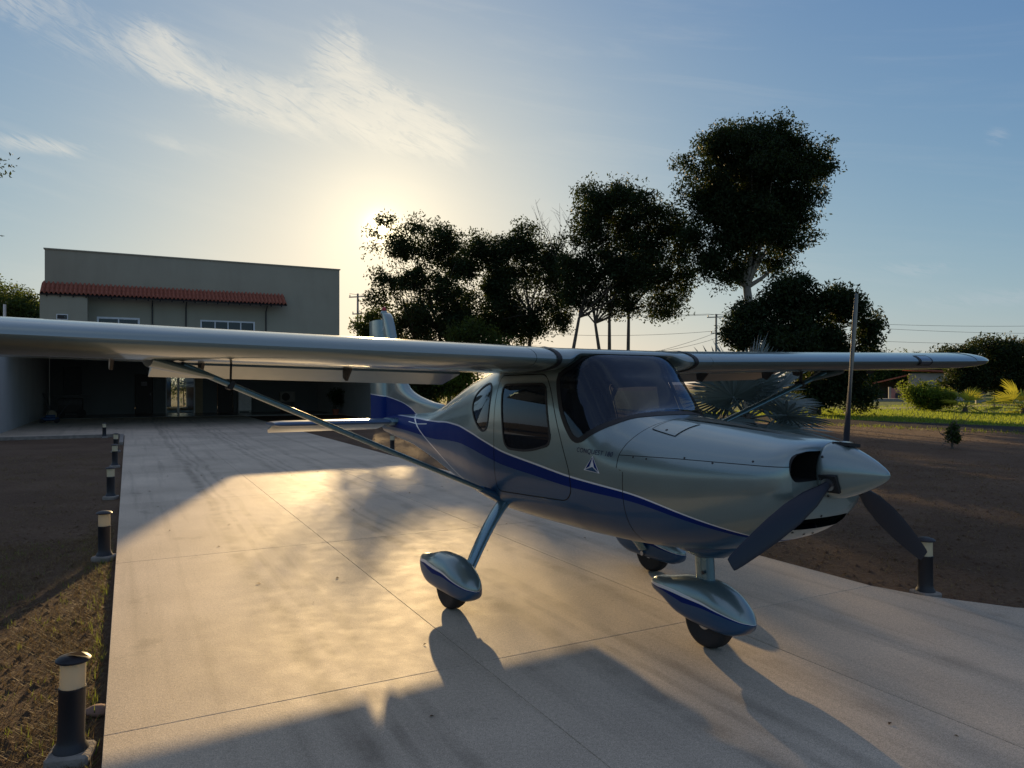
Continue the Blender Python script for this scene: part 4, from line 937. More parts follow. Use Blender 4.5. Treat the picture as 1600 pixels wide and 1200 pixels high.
for s in (-1, 1):
    w = empty('wing', (0, 0, 0)); w.parent = plane
    mb = MB(); mb.ring_loft([wsec(s*b) for b in (FL0, 1.3, 2.0, 2.88, 3.5, 4.1, AI1)]); ob = mb.build('wing_panel', M['sage'], w, ang=38)
    mb = MB(); mb.ring_loft([wsec(s*b, 0, 0.995) for b in (0.634, FL0-0.004)]); mb.build('wing_root', M['sage'], w, ang=38)
    tb = [AI1+0.004, 4.9, 5.0, 5.08, 5.14, 5.185, 5.21, TIP]; rg = []
    for b in tb:
        u = (b-AI1)/(TIP-AI1); k = math.sqrt(max(1-u**2.6, 0.0006)); rg.append(wsec(s*b, 0, 0.995, CH*(0.42+0.58*k), ALE-0.22*(1-k), max(k, 0.06)*1.0/(0.42+0.58*k), zle(b)+0.005))
    MB().ring_loft(rg).build('wing_tip', M['sage'], w, ang=38)
    # flap, drooped, and aileron
    def surf(name, b0, b1, droop, dx, dz):
        rgs = []
        for b in np.linspace(b0, b1, 5):
            x, yu, yl = foil(); pts = []
            hx, hy = 0.77, float(np.interp(0.77, x, yl)); xs = np.linspace(0.765, 0.997, 8); c_, s_ = math.cos(droop), math.sin(droop)
            for xx, yy in [(xx, np.interp(xx, x, yu)) for xx in xs[::-1]]+[(0.758, (np.interp(.77, x, yu)+np.interp(.77, x, yl))/2)]+[(xx, np.interp(xx, x, yl)) for xx in xs]:
                ux, uy = xx-hx, yy-hy; pts.append(wpoint(s*b, hx+ux*c_+uy*s_+dx, hy-ux*s_+uy*c_+dz))
            rgs.append(pts)
        return MB().ring_loft(rgs).build(name, M['sage'], w, ang=38)
    surf('flap', FL0+0.006, FL1-0.006, R(17), 0.012, -0.012); surf('aileron', FL1+0.008, AI1-0.008, R(1.5), 0.006, -0.002)
    def brk(b, sz=1.0):
        p = wpoint(s*b, 0.74, -0.035)
        MB().add([(p[0]+.10, s*b-.009, p[2]+.02), (p[0]-.06, s*b-.009, p[2]+.02), (p[0]-.05, s*b-.009, p[2]-.05*sz), (p[0]+.0, s*b-.009, p[2]-.07*sz), (p[0]+.10, s*b+.009, p[2]+.02), (p[0]-.06, s*b+.009, p[2]+.02), (p[0]-.05, s*b+.009, p[2]-.05*sz), (p[0]+.0, s*b+.009, p[2]-.07*sz)],
                 [(0, 1, 2, 3), (7, 6, 5, 4), (0, 4, 5, 1), (1, 5, 6, 2), (2, 6, 7, 3), (3, 7, 4, 0)]).build('hinge_bracket', M['darkmetal'], w)
    for b in (1.70, 2.62): brk(b)
    for b in (3.1, 4.4): brk(b, 0.6)
    # black sealing band where the wing meets the cabin
    r0 = wsec(s*0.604, 0, 0.80, CH+0.018, ALE+0.009, 1.05); r1 = wsec(s*0.640, 0, 0.80, CH+0.018, ALE+0.009, 1.05)
    MB().ring_loft([r0, r1], cap=False).build('root_seal', M['rubber'], w, ang=50)
    # lift strut, its fairings and jury strut
    def streamline(p0, p1, ch, tk, name, mat, parent, n=14, taper=(1, 1)):
        p0, p1 = Vector(p0), Vector(p1); ax = (p1-p0).normalized(); fw = Vector((1, 0, 0)); fw = (fw-ax*fw.dot(ax)).normalized(); up = ax.cross(fw)
        rgs = []
        for k, u in enumerate(np.linspace(0, 1, 5)):
            sc_ = taper[0]+(taper[1]-taper[0])*u; c = p0+(p1-p0)*u; rr = []
            for j in range(n):
                th = 2*math.pi*j/n; x = math.cos(th); y = math.sin(th)*(0.75+0.25*x); rr.append(c+fw*x*ch/2*sc_+up*y*tk/2*sc_)
            rgs.append(rr)
        return MB().ring_loft(rgs).build(name, mat, parent, ang=50)
    sb, stp = (-0.29, s*0.505, 0.752), (0.30, s*2.80, 1.705)
    sp = streamline(sb, stp, 0.085, 0.045, 'lift_strut', M['teal'], w)
    d_ = Vector(stp)-Vector(sb)
    streamline(Vector(sb)+d_*0.93, Vector(stp)+Vector((-.01, s*0.16, 0.02)), 0.20, 0.07, 'strut_fairing', M['sage'], w, taper=(0.5, 1.3))
    streamline(Vector(sb)-d_*0.02, Vector(sb)+d_*0.055, 0.14, 0.085, 'strut_fairing', M['steel'], w, taper=(1.25, 0.7))
    jb = Vector(sb)+d_*0.885
    streamline(jb+Vector((0, 0, -.015)), (jb.x+0.02, jb.y, 1.735), 0.034, 0.014, 'jury_strut', M['darkmetal'], w)
    MB().box((jb.x, jb.y, jb.z), (0.10, 0.03, 0.055), rx=-s*math.atan2(d_.z, abs(d_.y))*-1).build('jury_clamp', M['rubber'], w, bevel=0.005)
    if s == 1:      # landing light let into the leading edge
        lb0, lb1 = 3.62, 3.86
        def le_patch(b0, b1, x0, x1, off, name, mat):
            v = []; x, yu, yl = foil(60); K = 9
            for b in np.linspace(b0, b1, 6):
                for u in np.linspace(-1, 1, K*2+1):
                    # u<0 upper side, u>0 lower side
                    xx = (abs(u)**2)*(x0 if u < 0 else x1); yy = np.interp(xx, x, yu if u < 0 else yl); p = wpoint(s*b, xx, yy); c = wpoint(s*b, 0.12, 0.01)
                    dv_ = Vector((p[0]-c[0], 0, p[2]-c[2])).normalized(); v.append((p[0]+dv_.x*off, p[1], p[2]+dv_.z*off))
            m_ = K*2+1; f = [(i*m_+j, i*m_+j+1, (i+1)*m_+j+1, (i+1)*m_+j) for i in range(5) for j in range(m_-1)]
            o = obj(name, v, f, mat, w, True); b_ = bmesh.new(); b_.from_mesh(o.data); bmesh.ops.recalc_face_normals(b_, faces=b_.faces); b_.to_mesh(o.data); b_.free(); return o
        ll = le_patch(lb0, lb1, 0.055, 0.028, 0.003, 'landing_light', M['rubber']); q = le_patch(lb0+0.035, lb1-0.03, 0.040, 0.018, 0.006, 'lens', simple('lens_smoky', (0.10, 0.12, 0.15), 0.12, 0.3, coat=1.0)); q.parent = ll

# ---- tail
def foil_ring(pLE, pTE, th, n=11):
    """symmetric section between two points, thickness direction given by th vector"""
    x, yu, yl = foil(n, 0.11, 0.0001); LE = Vector(pLE); TE = Vector(pTE); c = (TE-LE).length; t_ = Vector(th)
    return [LE+(TE-LE)*xx+t_*yy*c for xx, yy in zip(x[::-1], yu[::-1])]+[LE+(TE-LE)*xx+t_*yy*c for xx, yy in zip(x[1:], yl[1:])]
FLE = pchip([1.36, 1.39, 1.41, 1.475, 1.53, 1.62, 1.78, 2.175, 2.40, 2.445], [-2.0, -2.1, -2.30, -2.69, -2.88, -3.02, -3.14, -3.355, -3.48, -3.56])
hinge = lambda z: -3.57-(z-1.1)*0.135
rud = lambda z: -4.10-(z-1.1)*0.045
fin = empty('tail_fin', (0, 0, 0)); fin.parent = plane
zs_ = [1.15, 1.25, 1.33, 1.37, 1.385, 1.40, 1.43, 1.475, 1.53, 1.62, 1.78, 1.95, 2.15, 2.3, 2.38, 2.42, 2.445]
def fin_surface(name, le, te, zs, thk, blueonly=False):
    rgs = []
    for z in zs:
        a0, a1 = float(le(max(z, 1.36))), te(z); k = thk/(0.11*max(a0-a1, .05)); rgs.append(foil_ring((a0, 0, z), (a1, 0, z), (0, k, 0)))
    return MB().ring_loft(rgs).build(name, M['sage'], fin, ang=40)
def paint_split(o, curve, wd):
    """split a mesh at z = curve(a) and give the faces paint by height"""
    me = o.data; b = bmesh.new(); b.from_mesh(me)
    for off in (0.0, -wd):
        bmesh.ops.triangulate(b, faces=[f for f in b.faces if len(f.verts) > 4])
        V = {v: v.co.z-float(curve(v.co.x))-off for v in b.verts}
        for e in list(b.edges):
            v0, v1 = e.verts
            if V[v0]*V[v1] < 0:
                k = V[v0]/(V[v0]-V[v1])
                if 0.001 < k < 0.999: ne, nv = bmesh.utils.edge_split(e, v0, k); V[nv] = 0.0
        for f in list(b.faces):
            zz = [v for v in f.verts if V[v] == 0.0]
            if len(zz) == 2 and not any(e.other_vert(zz[0]) is zz[1] for e in zz[0].link_edges): bmesh.utils.face_split(f, zz[0], zz[1])
    for f in b.faces:
        c = f.calc_center_median(); d = c.z-float(curve(c.x)); f.material_index = 0 if d > 0 else (1 if d > -wd else 2)
    b.to_mesh(me); b.free(); me.materials.append(M['white']); me.materials.append(M['royal'])
FINPIN = pchip([-4.2, -4.06, -3.7, -3.3, -3.0, -2.81, -2.64, -2.4], [1.482, 1.48, 1.465, 1.432, 1.39, 1.345, 1.275, 1.15])
zfin = sorted(set(zs_+list(np.round(np.linspace(1.15, 1.55, 21), 4))))
f1 = fin_surface('fin', FLE, hinge, zfin, 0.10); paint_split(f1, FINPIN, 0.011)
f2 = fin_surface('rudder', lambda z: hinge(z)-0.006, rud, [z for z in zfin if z <= 2.38], 0.075); paint_split(f2, FINPIN, 0.011)
bt = MB().lathe([(0.045, 0), (0.04, 0.03), (0.03, 0.05)], 14, (-3.68, 0, 2.43)).build('beacon_base', M['sage'], fin, smooth=True); MB().lathe([(0.026, 0), (0.027, 0.025), (0.018, 0.042), (0.006, 0.05)], 14, (-3.68, 0, 2.478)).build('beacon', M['red'], fin, smooth=True)
em2 = MB(); em2.tube([(-3.62, -0.046, 2.235), (-3.595, -0.046, 2.265), (-3.62, -0.046, 2.295), (-3.645, -0.046, 2.265), (-3.62, -0.046, 2.235)], 0.003, 5); em2.build('fin_emblem', M['white'], fin)
for s in (-1, 1):
    tp = empty('tailplane', (0, 0, 0)); tp.parent = plane; rgs, rge = [], []
    for b, k in ((0.04, 1.0), (0.5, 1.0), (1.0, 0.98), (1.30, 0.95), (1.38, 0.8), (1.42, 0.35)):
        le, hg = -2.99-0.10*(b/1.4)-(0.10*(1-k)), -3.36; z = 1.178; kk = 0.075*(0.3+0.7*k)/(0.11*abs(le-hg+.35))
        rgs.append([(p.x, p.y, p.z) for p in foil_ring((le, s*b, z), (hg-0.28, s*b, z), (0, 0, kk))][3:-3])
    MB().ring_loft(rgs).build('stabilizer', M['steel'], tp, ang=40)
    for b in (0.10, 0.5, 1.0, 1.36, 1.40):
        dr_ = R(17); L_ = 0.36 if b < 1.39 else 0.22
        rge.append(foil_ring((-3.355, s*b, 1.166), (-3.355-L_*math.cos(dr_), s*b, 1.166-L_*math.sin(dr_)), (0, 0, 1.15)))
    MB().ring_loft(rge).build('elevator', M['sage'], tp, ang=40)
    MB().ring_loft([[(p.x, p.y, p.z) for p in foil_ring((-2.975, s*b, 1.178), (-3.40, s*b, 1.178), (0, 0, 1.9))] for b in (0.02, 0.20)]).build('stabilizer_collar', M['teal'], tp, ang=40)
# registration letters too blurred to read stay off; small grey pinstripe marks on the tail boom
side_poly('pinstripe', [(-2.62, 1.195), (-2.3, 1.185), (-2.0, 1.20), (-2.0, 1.207), (-2.3, 1.192), (-2.62, 1.202)], M['white'], fus, 0.002)

# ---- propeller and spinner
HZ = 1.155
prop = empty('propeller', (0, 0, 0)); prop.parent = plane
sp = MB().lathe([(0.02, 2.262), (0.146, 2.262), (0.148, 2.275), (0.1455, 2.295), (0.136, 2.335), (0.118, 2.385), (0.095, 2.435), (0.069, 2.485), (0.040, 2.53), (0.022, 2.552), (0.008, 2.562)], 48, (0, 0.03, HZ), axis='x').build('spinner', M['sage'], prop, smooth=True)
for deg in (83.2, 203.5, 325.0):
    th = R(deg); rad = Vector((0, math.cos(th), math.sin(th))); tan = Vector((0, -math.sin(th), math.cos(th))); fwd = Vector((1, 0, 0)); c0 = Vector((2.322, 0.03, HZ))
    prof = [(0.135, 0.030, 0.030, 58), (0.20, 0.052, 0.028, 50), (0.30, 0.090, 0.022, 40), (0.45, 0.112, 0.018, 31), (0.60, 0.110, 0.014, 25), (0.75, 0.094, 0.011, 21), (0.85, 0.078, 0.008, 19), (0.905, 0.066, 0.006, 18), (0.921, 0.056, 0.005, 18)]
    rgs = []
    for r_, ch, tk, pit in prof:
        a_ = R(pit); cd_ = tan*math.cos(a_)+fwd*math.sin(a_); nd_ = fwd*math.cos(a_)-tan*math.sin(a_); rr = []
        for j in range(14):
            q = 2*math.pi*j/14; rr.append(c0+rad*r_+cd_*math.cos(q)*ch*0.52+nd_*math.sin(q)*tk*0.5)
        rgs.append(rr)
    bl = MB().ring_loft(rgs).build('blade', M['blade'], prop, ang=60)
    MB().tube([c0+rad*0.118, c0+rad*0.152], 0.034, 14).build('blade_root', M['metal'], bl, ang=40)
    mb = MB(); q = [c0+rad*0.105+tan*x+fwd*y for x, y in ((-.048, -.045), (.048, -.045), (.048, .05), (-.048, .05))]
    nn = rad; mb.add([p+nn*0.022 for p in q]+[p+nn*0.040 for p in q], [(4, 5, 6, 7), (0, 1, 5, 4), (1, 2, 6, 5), (2, 3, 7, 6), (3, 0, 4, 7)]); mb.build('blade_cutout', M['seam'], bl)
for k in range(8):
    th = 2*math.pi*(k+0.3)/8; disc_on(Vector((2.285, 0.03+0.1475*math.cos(th), HZ+0.1475*math.sin(th))), Vector((0, math.cos(th), math.sin(th))), 0.0065, 0.004, 'screw', M['darkmetal'], sp)

# ---- landing gear
def wheel_set(par, a, b, hub=0.165, w=0.115):
    ty = MB(); pr = [(0.095, -w/2*.8), (0.135, -w/2), (0.155, -w/2*.85), (0.1635, -w/2*.5), (0.165, 0), (0.1635, w/2*.5), (0.155, w/2*.85), (0.135, w/2), (0.095, w/2*.8)]
    ty.lathe(pr, 36); o = ty.build('tyre', M['tyre'], par, smooth=True); o.matrix_local = Matrix.Translation((a, b, hub)) @ Matrix.Rotation(R(90), 4, 'X')
    for k in (-1, 0, 1):
        g_ = MB().lathe([(0.1640, -.002), (0.1650, -.002), (0.1650, .002), (0.1640, .002)], 36, cap=False).build('tread_rib', M['tyre'], o); g_.location = (0, 0, k*0.022)
    hb = MB().lathe([(0.02, -.05), (0.05, -.052), (0.055, -.035), (0.09, -.035), (0.097, -.045), (0.097, .045), (0.09, .035), (0.055, .035), (0.05, .052), (0.02, .05)], 24).build('rim', M['metal'], par, ang=40); hb.matrix_local = Matrix.Translation((a, b, hub)) @ Matrix.Rotation(R(90), 4, 'X')
def pant(par, a0, a1, b, zc_pts, hw, skirt):
    """wheel fairing: stations from tail (a0) to nose (a1)"""
    us = [0.0, 0.015, 0.05, 0.12, 0.22, 0.34, 0.46, 0.58, 0.70, 0.80, 0.88, 0.94, 0.98, 1.0]
    top = pchip(*zip(*zc_pts['top'])); bot = pchip(*zip(*zc_pts['bot'])); wd = pchip([0, 0.02, 0.12, 0.35, 0.55, 0.72, 0.86, 0.95, 1.0], [0.012, 0.028, 0.064, 0.106, 0.116, 0.114, 0.093, 0.061, 0.012])
    us = np.unique(np.concatenate([us, np.linspace(0.02, 0.98, 40)]))
    rings, mats = [], []
    n = 40
    for u in us:
        zt_, zb_, w_ = float(top(u)), float(bot(u)), float(wd(u))*hw; zc_ = zb_+(zt_-zb_)*0.40; rr = []
        for j in range(n):
            ph = 2*math.pi*j/n; c, s_ = math.cos(ph), math.sin(ph); e = 2/2.5
            rr.append((a0+(a1-a0)*u, b+w_*math.copysign(abs(c)**e, c), zc_+((zt_-zc_) if s_ > 0 else (zc_-zb_))*math.copysign(abs(s_)**(e if s_ > 0 else 0.6), s_)))
        rings.append(rr)
    o = MB().ring_loft(rings).build('wheel_fairing', M['sage'], par, ang=55)
    me = o.data; bb = bmesh.new(); bb.from_mesh(me); L_ = a1-a0
    line = pchip([a0, a0+.3*L_, a0+.6*L_, a0+.85*L_, a1], [zc_pts['line'][0], zc_pts['line'][1], zc_pts['line'][2], zc_pts['line'][3], zc_pts['line'][4]])
    wl = lambda a: np.interp((a-a0)/L_, [0, 0.15, 0.45, 0.8, 1], [0.008, 0.020, 0.020, 0.006, 0.002])
    bw_ = lambda a: np.interp((a-a0)/L_, [0, 0.2, 0.45, 0.8, 1], [0.0, 0.01, 0.035, 0.012, 0.004])
    for fn in (lambda p: p.z-line(p.x), lambda p: p.z-line(p.x)+wl(p.x), lambda p: p.z-line(p.x)+wl(p.x)+bw_(p.x)):
        V = {v: float(fn(v.co)) for v in bb.verts}
        for e in list(bb.edges):
            v0, v1 = e.verts
            if V[v0]*V[v1] < 0:
                k = V[v0]/(V[v0]-V[v1])
                if 0.001 < k < 0.999: ne, nv = bmesh.utils.edge_split(e, v0, k); V[nv] = 0.0
        for f in list(bb.faces):
            zz = [v for v in f.verts if V[v] == 0.0]
            if len(zz) == 2 and not any(e.other_vert(zz[0]) is zz[1] for e in zz[0].link_edges): bmesh.utils.face_split(f, zz[0], zz[1])
    for f in bb.faces:
        p = f.calc_center_median(); d = p.z-float(line(p.x)); w1_ = float(wl(p.x)); w2_ = w1_+float(bw_(p.x)); f.material_index = 0 if d > 0 else (1 if d > -w1_ else (2 if d > -w2_ else 3))
    bb.to_mesh(me); bb.free()
    for m_ in ('white', 'royal', 'steel'): me.materials.append(M[m_])
    return o
for s in (-1, 1):
    g_ = empty('main_gear', (0, 0, 0)); g_.parent = plane
    path = [(-0.225, s*0.42, 0.715), (-0.21, s*0.505, 0.63), (-0.185, s*0.59, 0.54), (-0.155, s*0.67, 0.445), (-0.125, s*0.745, 0.35), (-0.095, s*0.81, 0.265), (-0.075, s*0.85, 0.20)]
    P_ = [Vector(p) for p in path]; rgs = []
    for i, p in enumerate(P_):
        t_ = (P_[min(i+1, 6)]-P_[max(i-1, 0)]).normalized(); fw = Vector((1, 0, 0)); fw = (fw-t_*fw.dot(t_)).normalized(); up = t_.cross(fw); ch = 0.165-0.04*i/6; tk = 0.058-0.010*i/6
        rgs.append([p+fw*math.cos(2*math.pi*j/16)*ch/2+up*math.sin(2*math.pi*j/16)*tk/2*(0.8+.2*math.cos(2*math.pi*j/16)) for j in range(16)])
    MB().ring_loft(rgs).build('gear_leg', M['teal'], g_, ang=50)
    wheel_set(g_, -0.075, s*0.97)
    pant(g_, -0.56, 0.30, s*0.97, {'top': [(0, .285), (0.05, .305), (0.22, .338), (0.45, .383), (0.62, .385), (0.8, .345), (0.93, .285), (1, .225)], 'bot': [(0, .225), (0.04, .205), (0.15, .155), (0.32, .122), (0.6, .115), (0.85, .112), (0.95, .140), (1, .195)], 'line': [.262, .300, .288, .238, .205]}, 0.98, 0)
    MB().tube([(-0.075, s*0.84, 0.165), (-0.075, s*0.95, 0.165)], 0.02, 10).build('axle', M['metal'], g_)
ng = empty('nose_gear', (0, 0, 0)); ng.parent = plane
wheel_set(ng, 1.45, 0.0)
pant(ng, 0.955, 1.79, 0.0, {'top': [(0, .295), (0.04, .33), (0.2, .365), (0.45, .405), (0.62, .412), (0.8, .375), (0.93, .30), (1, .225)], 'bot': [(0, .262), (0.05, .250), (0.18, .225), (0.37, .158), (0.56, .132), (0.8, .124), (0.94, .158), (1, .215)], 'line': [.298, .318, .302, .258, .225]}, 1.06, 0)
streamline((1.40, 0, 0.62), (1.42, 0, 0.36), 0.145, 0.085, 'nose_strut', M['teal'], ng, 18)
disc_on(Vector((1.44, -0.043, 0.455)), Vector((0, -1, 0)), 0.012, 0.006, 'bolt', M['darkmetal'], ng)
rg = []
for a_, hw_, zb_ in ((1.15, 0.06, 0.60), (1.28, 0.15, 0.555), (1.42, 0.17, 0.535), (1.56, 0.15, 0.56), (1.72, 0.07, 0.645)):
    rg.append([(a_, hw_*math.cos(q), 0.68+(0.68-zb_)*math.sin(q)*(1 if math.sin(q) < 0 else 0.3)) for q in np.linspace(0, 2*math.pi, 21)[:20]])
MB().ring_loft(rg).build('exhaust_fairing', M['steel'], plane, ang=60)
mb = MB(); mb.tube([(0.9, 0.28, 0.60), (0.9, 0.28, 0.55), (0.93, 0.28, 0.52)], 0.012, 8); mb.build('drain_tube', M['metal'], plane)

# ------------------------------------------------------------------ vegetation
def np_mesh(name, V, F, mat, parent=None, smooth=False):
    """V (n,3), F (m,k) arrays -> mesh object, fast path"""
    me = bpy.data.meshes.new(name); k = F.shape[1]
    me.vertices.add(len(V)); me.vertices.foreach_set('co', V.astype(np.float32).ravel())
    me.loops.add(F.size); me.loops.foreach_set('vertex_index', F.astype(np.int32).ravel())
    me.polygons.add(len(F)); me.polygons.foreach_set('loop_start', (np.arange(len(F))*k).astype(np.int32)); me.polygons.foreach_set('loop_total', np.full(len(F), k, np.int32))
    me.update(calc_edges=True); me.validate(); return link(name, me, mat, parent, smooth)
def unit(v): return v/np.maximum(np.linalg.norm(v, axis=-1, keepdims=True), 1e-9)
def leaves_at(P, size, rg, droop=0.35, aspect=0.42, fold=0.18):
    """one folded leaf (two quads sharing a midrib) per point"""
    n = len(P); d = unit(rg.normal(size=(n, 3))+np.array([0, 0, -droop])); u = unit(np.cross(d, rg.normal(size=(n, 3)))); w = np.cross(d, u)
    s = (size*rg.uniform(0.65, 1.25, n))[:, None]
    a = P; b = P+d*s*0.5+u*s*aspect*0.5+w*s*fold; c = P+d*s; e = P+d*s*0.5-u*s*aspect*0.5+w*s*fold
    V = np.stack([a, b, c, e], 1).reshape(-1, 3); F = (np.arange(n)[:, None]*4+np.array([[0, 1, 2, 3]])); return V, F
def crown_points(blobs, n_cl, per, spread, rg, shell=0.55):
    """leaf clusters: blobs are (cx, cy, cz, rx, ry, rz)"""
    B0 = np.array(blobs, float); B = []
    for b in B0:                       # every mass of the crown breaks into smaller boughs
        m = 12; dd = unit(rg.normal(size=(m, 3))); rr = rg.uniform(0.25, 0.84, (m, 1)); k_ = rg.uniform(0.34, 0.62, (m, 1))
        B.append(np.concatenate([b[:3]+dd*rr*b[3:], np.repeat(b[None, 3:], m, 0)*k_], 1))
    B = np.concatenate(B); wgt = (B[:, 3]*B[:, 4]*B[:, 5])**0.8; k = rg.choice(len(B), n_cl, p=wgt/wgt.sum())
    d = unit(rg.normal(size=(n_cl, 3))); r = (shell+(1-shell)*rg.uniform(0, 1, n_cl))*rg.uniform(0.86, 1.1, n_cl)*np.where(rg.uniform(0, 1, n_cl) < .12, rg.uniform(1.1, 1.55, n_cl), 1.0)
    cen = B[k, :3]+d*r[:, None]*B[k, 3:]
    sz = spread*rg.uniform(0.6, 1.4, n_cl)
    P = cen[:, None, :]+unit(rg.normal(size=(n_cl, per, 3)))*(rg.uniform(0, 1, (n_cl, per, 1))**0.45)*np.array([1, 1, .7])*sz[:, None, None]*0.85
    return P.reshape(-1, 3), cen
def limbs(mb, base, fork, cens, r0, rg, count=14, wob=0.3, lk=0.30):
    base, fork = np.array(base, float), np.array(fork, float)
    m = (base+fork)/2+np.array([rg.normal(0, .22), rg.normal(0, .15), 0])*np.linalg.norm(fork-base)*0.28
    mb.tube([base, base*.75+m*.25+0, m, (m+fork)/2, fork], [r0*1.25, r0, r0*.85, r0*.75, r0*.6], 10)
    ids = rg.choice(len(cens), min(count, len(cens)), replace=False)
    for i in ids:
        e = cens[i]; q = fork+(e-fork)*0.45+rg.normal(0, wob, 3)+np.array([0, 0, .3]); mb.tube([fork, (fork+q)/2+rg.normal(0, wob*.4, 3), q, e], [r0*lk*1.3, r0*lk, r0*lk*.5, r0*.03], 6)
def tree(name, base, blobs, label, group=None, leaf='leafA', bark='bark', size=0.3, n_cl=300, per=40, spread=0.9, fork=None, r0=0.2, trunks=None, seed=1, shell=0.55, count=16, cat='tree', holes=()):
    rg = np.random.default_rng(seed); base = np.array(base, float); B = np.array(blobs, float); B[:, :3] -= base
    t = empty(name, tuple(base), 0, label, cat, group)
    P, cen = crown_points(B, int(n_cl*1.25), int(per*1.5), spread*0.85, rg, shell); P = P[P[:, 2] > 0.1]
    for hx, hy, hw, hh, Yh, keep in holes:          # open windows through the crown
        d_ = Yh/F_; W = P+base; u_ = (W[:, 0]/W[:, 1]*F_+800-hx)/hw; v_ = (600-(W[:, 2]-CAM_H)/W[:, 1]*F_-hy)/hh; P = P[(u_*u_+v_*v_ > 1) | (rg.uniform(0, 1, len(P)) < keep)]
    V, F = leaves_at(P, size*0.74, rg); np_mesh('crown', V, F, M[leaf], t)
    for k, tr in enumerate(trunks or [((0, 0, 0), fork if fork is not None else (0, 0, float(B[:, 2].mean()-B[:, 5].mean()*.3)))]):
        mb = MB(); limbs(mb, tr[0], tr[1], cen, r0, rg, count); mb.build('trunk', M[bark], t, ang=60)
    return t
F_ = 1140.0
def at(px, py, Y): return np.array([(px-800)/F_*Y, Y, CAM_H-(py-600)/F_*Y])
def blob(px, py, rx, ry, Y, dy=0.0, depth=1.0):
    """ellipsoid of foliage standing at distance Y+dy, radii given where it stands"""
    c = at(px, py, Y); return (c[0]*(Y+dy)/Y, Y+dy, CAM_H+(c[2]-CAM_H)*(Y+dy)/Y, rx/F_*Y, rx/F_*Y*depth, ry/F_*Y)
# the thin crowned pair the sun stands behind
Y = 55
tree('broadleaf_tree', (*at(668, 600, Y)[:2], GZ), [blob(660, 382, 52, 38, Y), blob(622, 378, 24, 26, Y), blob(590, 398, 16, 14, Y), blob(608, 345, 16, 9, Y), blob(584, 366, 8, 12, Y), blob(582, 388, 9, 10, Y), blob(620, 410, 24, 26, Y), blob(588, 470, 20, 16, Y), blob(588, 431, 7, 10, Y), blob(606, 440, 28, 42, Y), blob(700, 400, 42, 40, Y), blob(640, 440, 44, 40, Y), blob(690, 455, 48, 42, Y), blob(640, 500, 62, 44, Y), blob(705, 505, 45, 42, Y)],
     'sparse crowned tree with the low sun shining through its upper left leaves', 'trees behind the aircraft', 'leafA', size=0.34, n_cl=620, per=28, spread=1.1, r0=0.16, trunks=[((-0.5, 0, 0), (-1.0, 0, 5.0)), ((0.6, .3, 0), (0.9, 0, 5.5)), ((1.6, 0, 0), (2.0, 0, 4.5))], seed=3, shell=0.25, count=22, holes=[(588, 404, 18, 14, 55, .10), (617, 418, 19, 17, 55, .12), (642, 414, 9, 10, 55, .12), (598, 360, 7, 7, 55, 0.0), (640, 462, 14, 9, 55, .25), (605, 448, 6, 8, 55, .15)])
Y = 58
tree('broadleaf_tree', (*at(815, 600, Y)[:2], GZ), [blob(760, 385, 38, 38, Y), blob(820, 378, 50, 42, Y), blob(770, 440, 48, 44, Y), blob(840, 430, 45, 48, Y), blob(790, 490, 55, 38, Y), blob(735, 480, 35, 40, Y), blob(865, 400, 26, 34, Y), blob(850, 480, 26, 26, Y), blob(790, 520, 48, 26, Y), blob(835, 505, 40, 28, Y), blob(750, 515, 40, 30, Y), blob(725, 420, 30, 36, Y), blob(878, 445, 26, 44, Y), blob(880, 495, 20, 30, Y)],
     'dark leafy tree right of the sunlit one, bare twigs at its right', 'trees behind the aircraft', 'leafA', size=0.34, n_cl=820, per=32, spread=1.1, r0=0.18, trunks=[((-2, 0, 0), (-1.6, 0, 6)), ((0.4, .3, 0), (0.8, 0, 7))], seed=5, shell=0.3, count=22)
rg = np.random.default_rng(40); mb = MB(); p0 = at(868, 400, 58)-np.array([*at(815, 600, 58)[:2], GZ])
for k in range(9):
    e = p0+np.array([rg.uniform(-2.0, 1.2), rg.uniform(-.5, .5), rg.uniform(1.5, 4.4)]); m_ = (p0+e)/2+rg.normal(0, .25, 3); mb.tube([p0, m_, e], [0.035, 0.02, 0.008], 5)
    for q in range(4):
        s0 = m_+(e-m_)*rg.uniform(0, .9); mb.tube([s0, s0+np.array([rg.uniform(-.8, .6), 0, rg.uniform(.4, 1.1)])], [0.012, 0.005], 4)
tw_ = mb.build('bare_twigs', M['bark_pale'], [o for o in bpy.data.objects if o.name == 'broadleaf_tree.001'][0])
Y = 50
tree('broadleaf_tree', (*at(930, 600, Y)[:2], GZ), [blob(950, 320, 52, 45, Y), blob(925, 350, 42, 60, Y), blob(1000, 345, 58, 56, Y), blob(1045, 360, 38, 48, Y), blob(930, 420, 50, 56, Y), blob(1000, 420, 70, 58, Y), blob(1050, 430, 42, 52, Y), blob(960, 470, 40, 28, Y), blob(1040, 485, 40, 32, Y), blob(905, 455, 36, 40, Y), blob(1070, 375, 22, 26, Y)],
     'broad dark tree with four bare stems beneath its heavy crown', 'trees behind the aircraft', 'leafA', size=0.32, n_cl=820, per=34, spread=1.05, r0=0.15,
     trunks=[((-0.9, 0, 0), (-1.1, 0, 6.2)), ((0.5, .4, 0), (0.0, 0, 5.8)), ((0.6, 0, 0), (1.0, .2, 6.6)), ((0.8, -.3, 0), (2.3, 0, 6.6))], seed=8, shell=0.3, count=12)
Y = 45
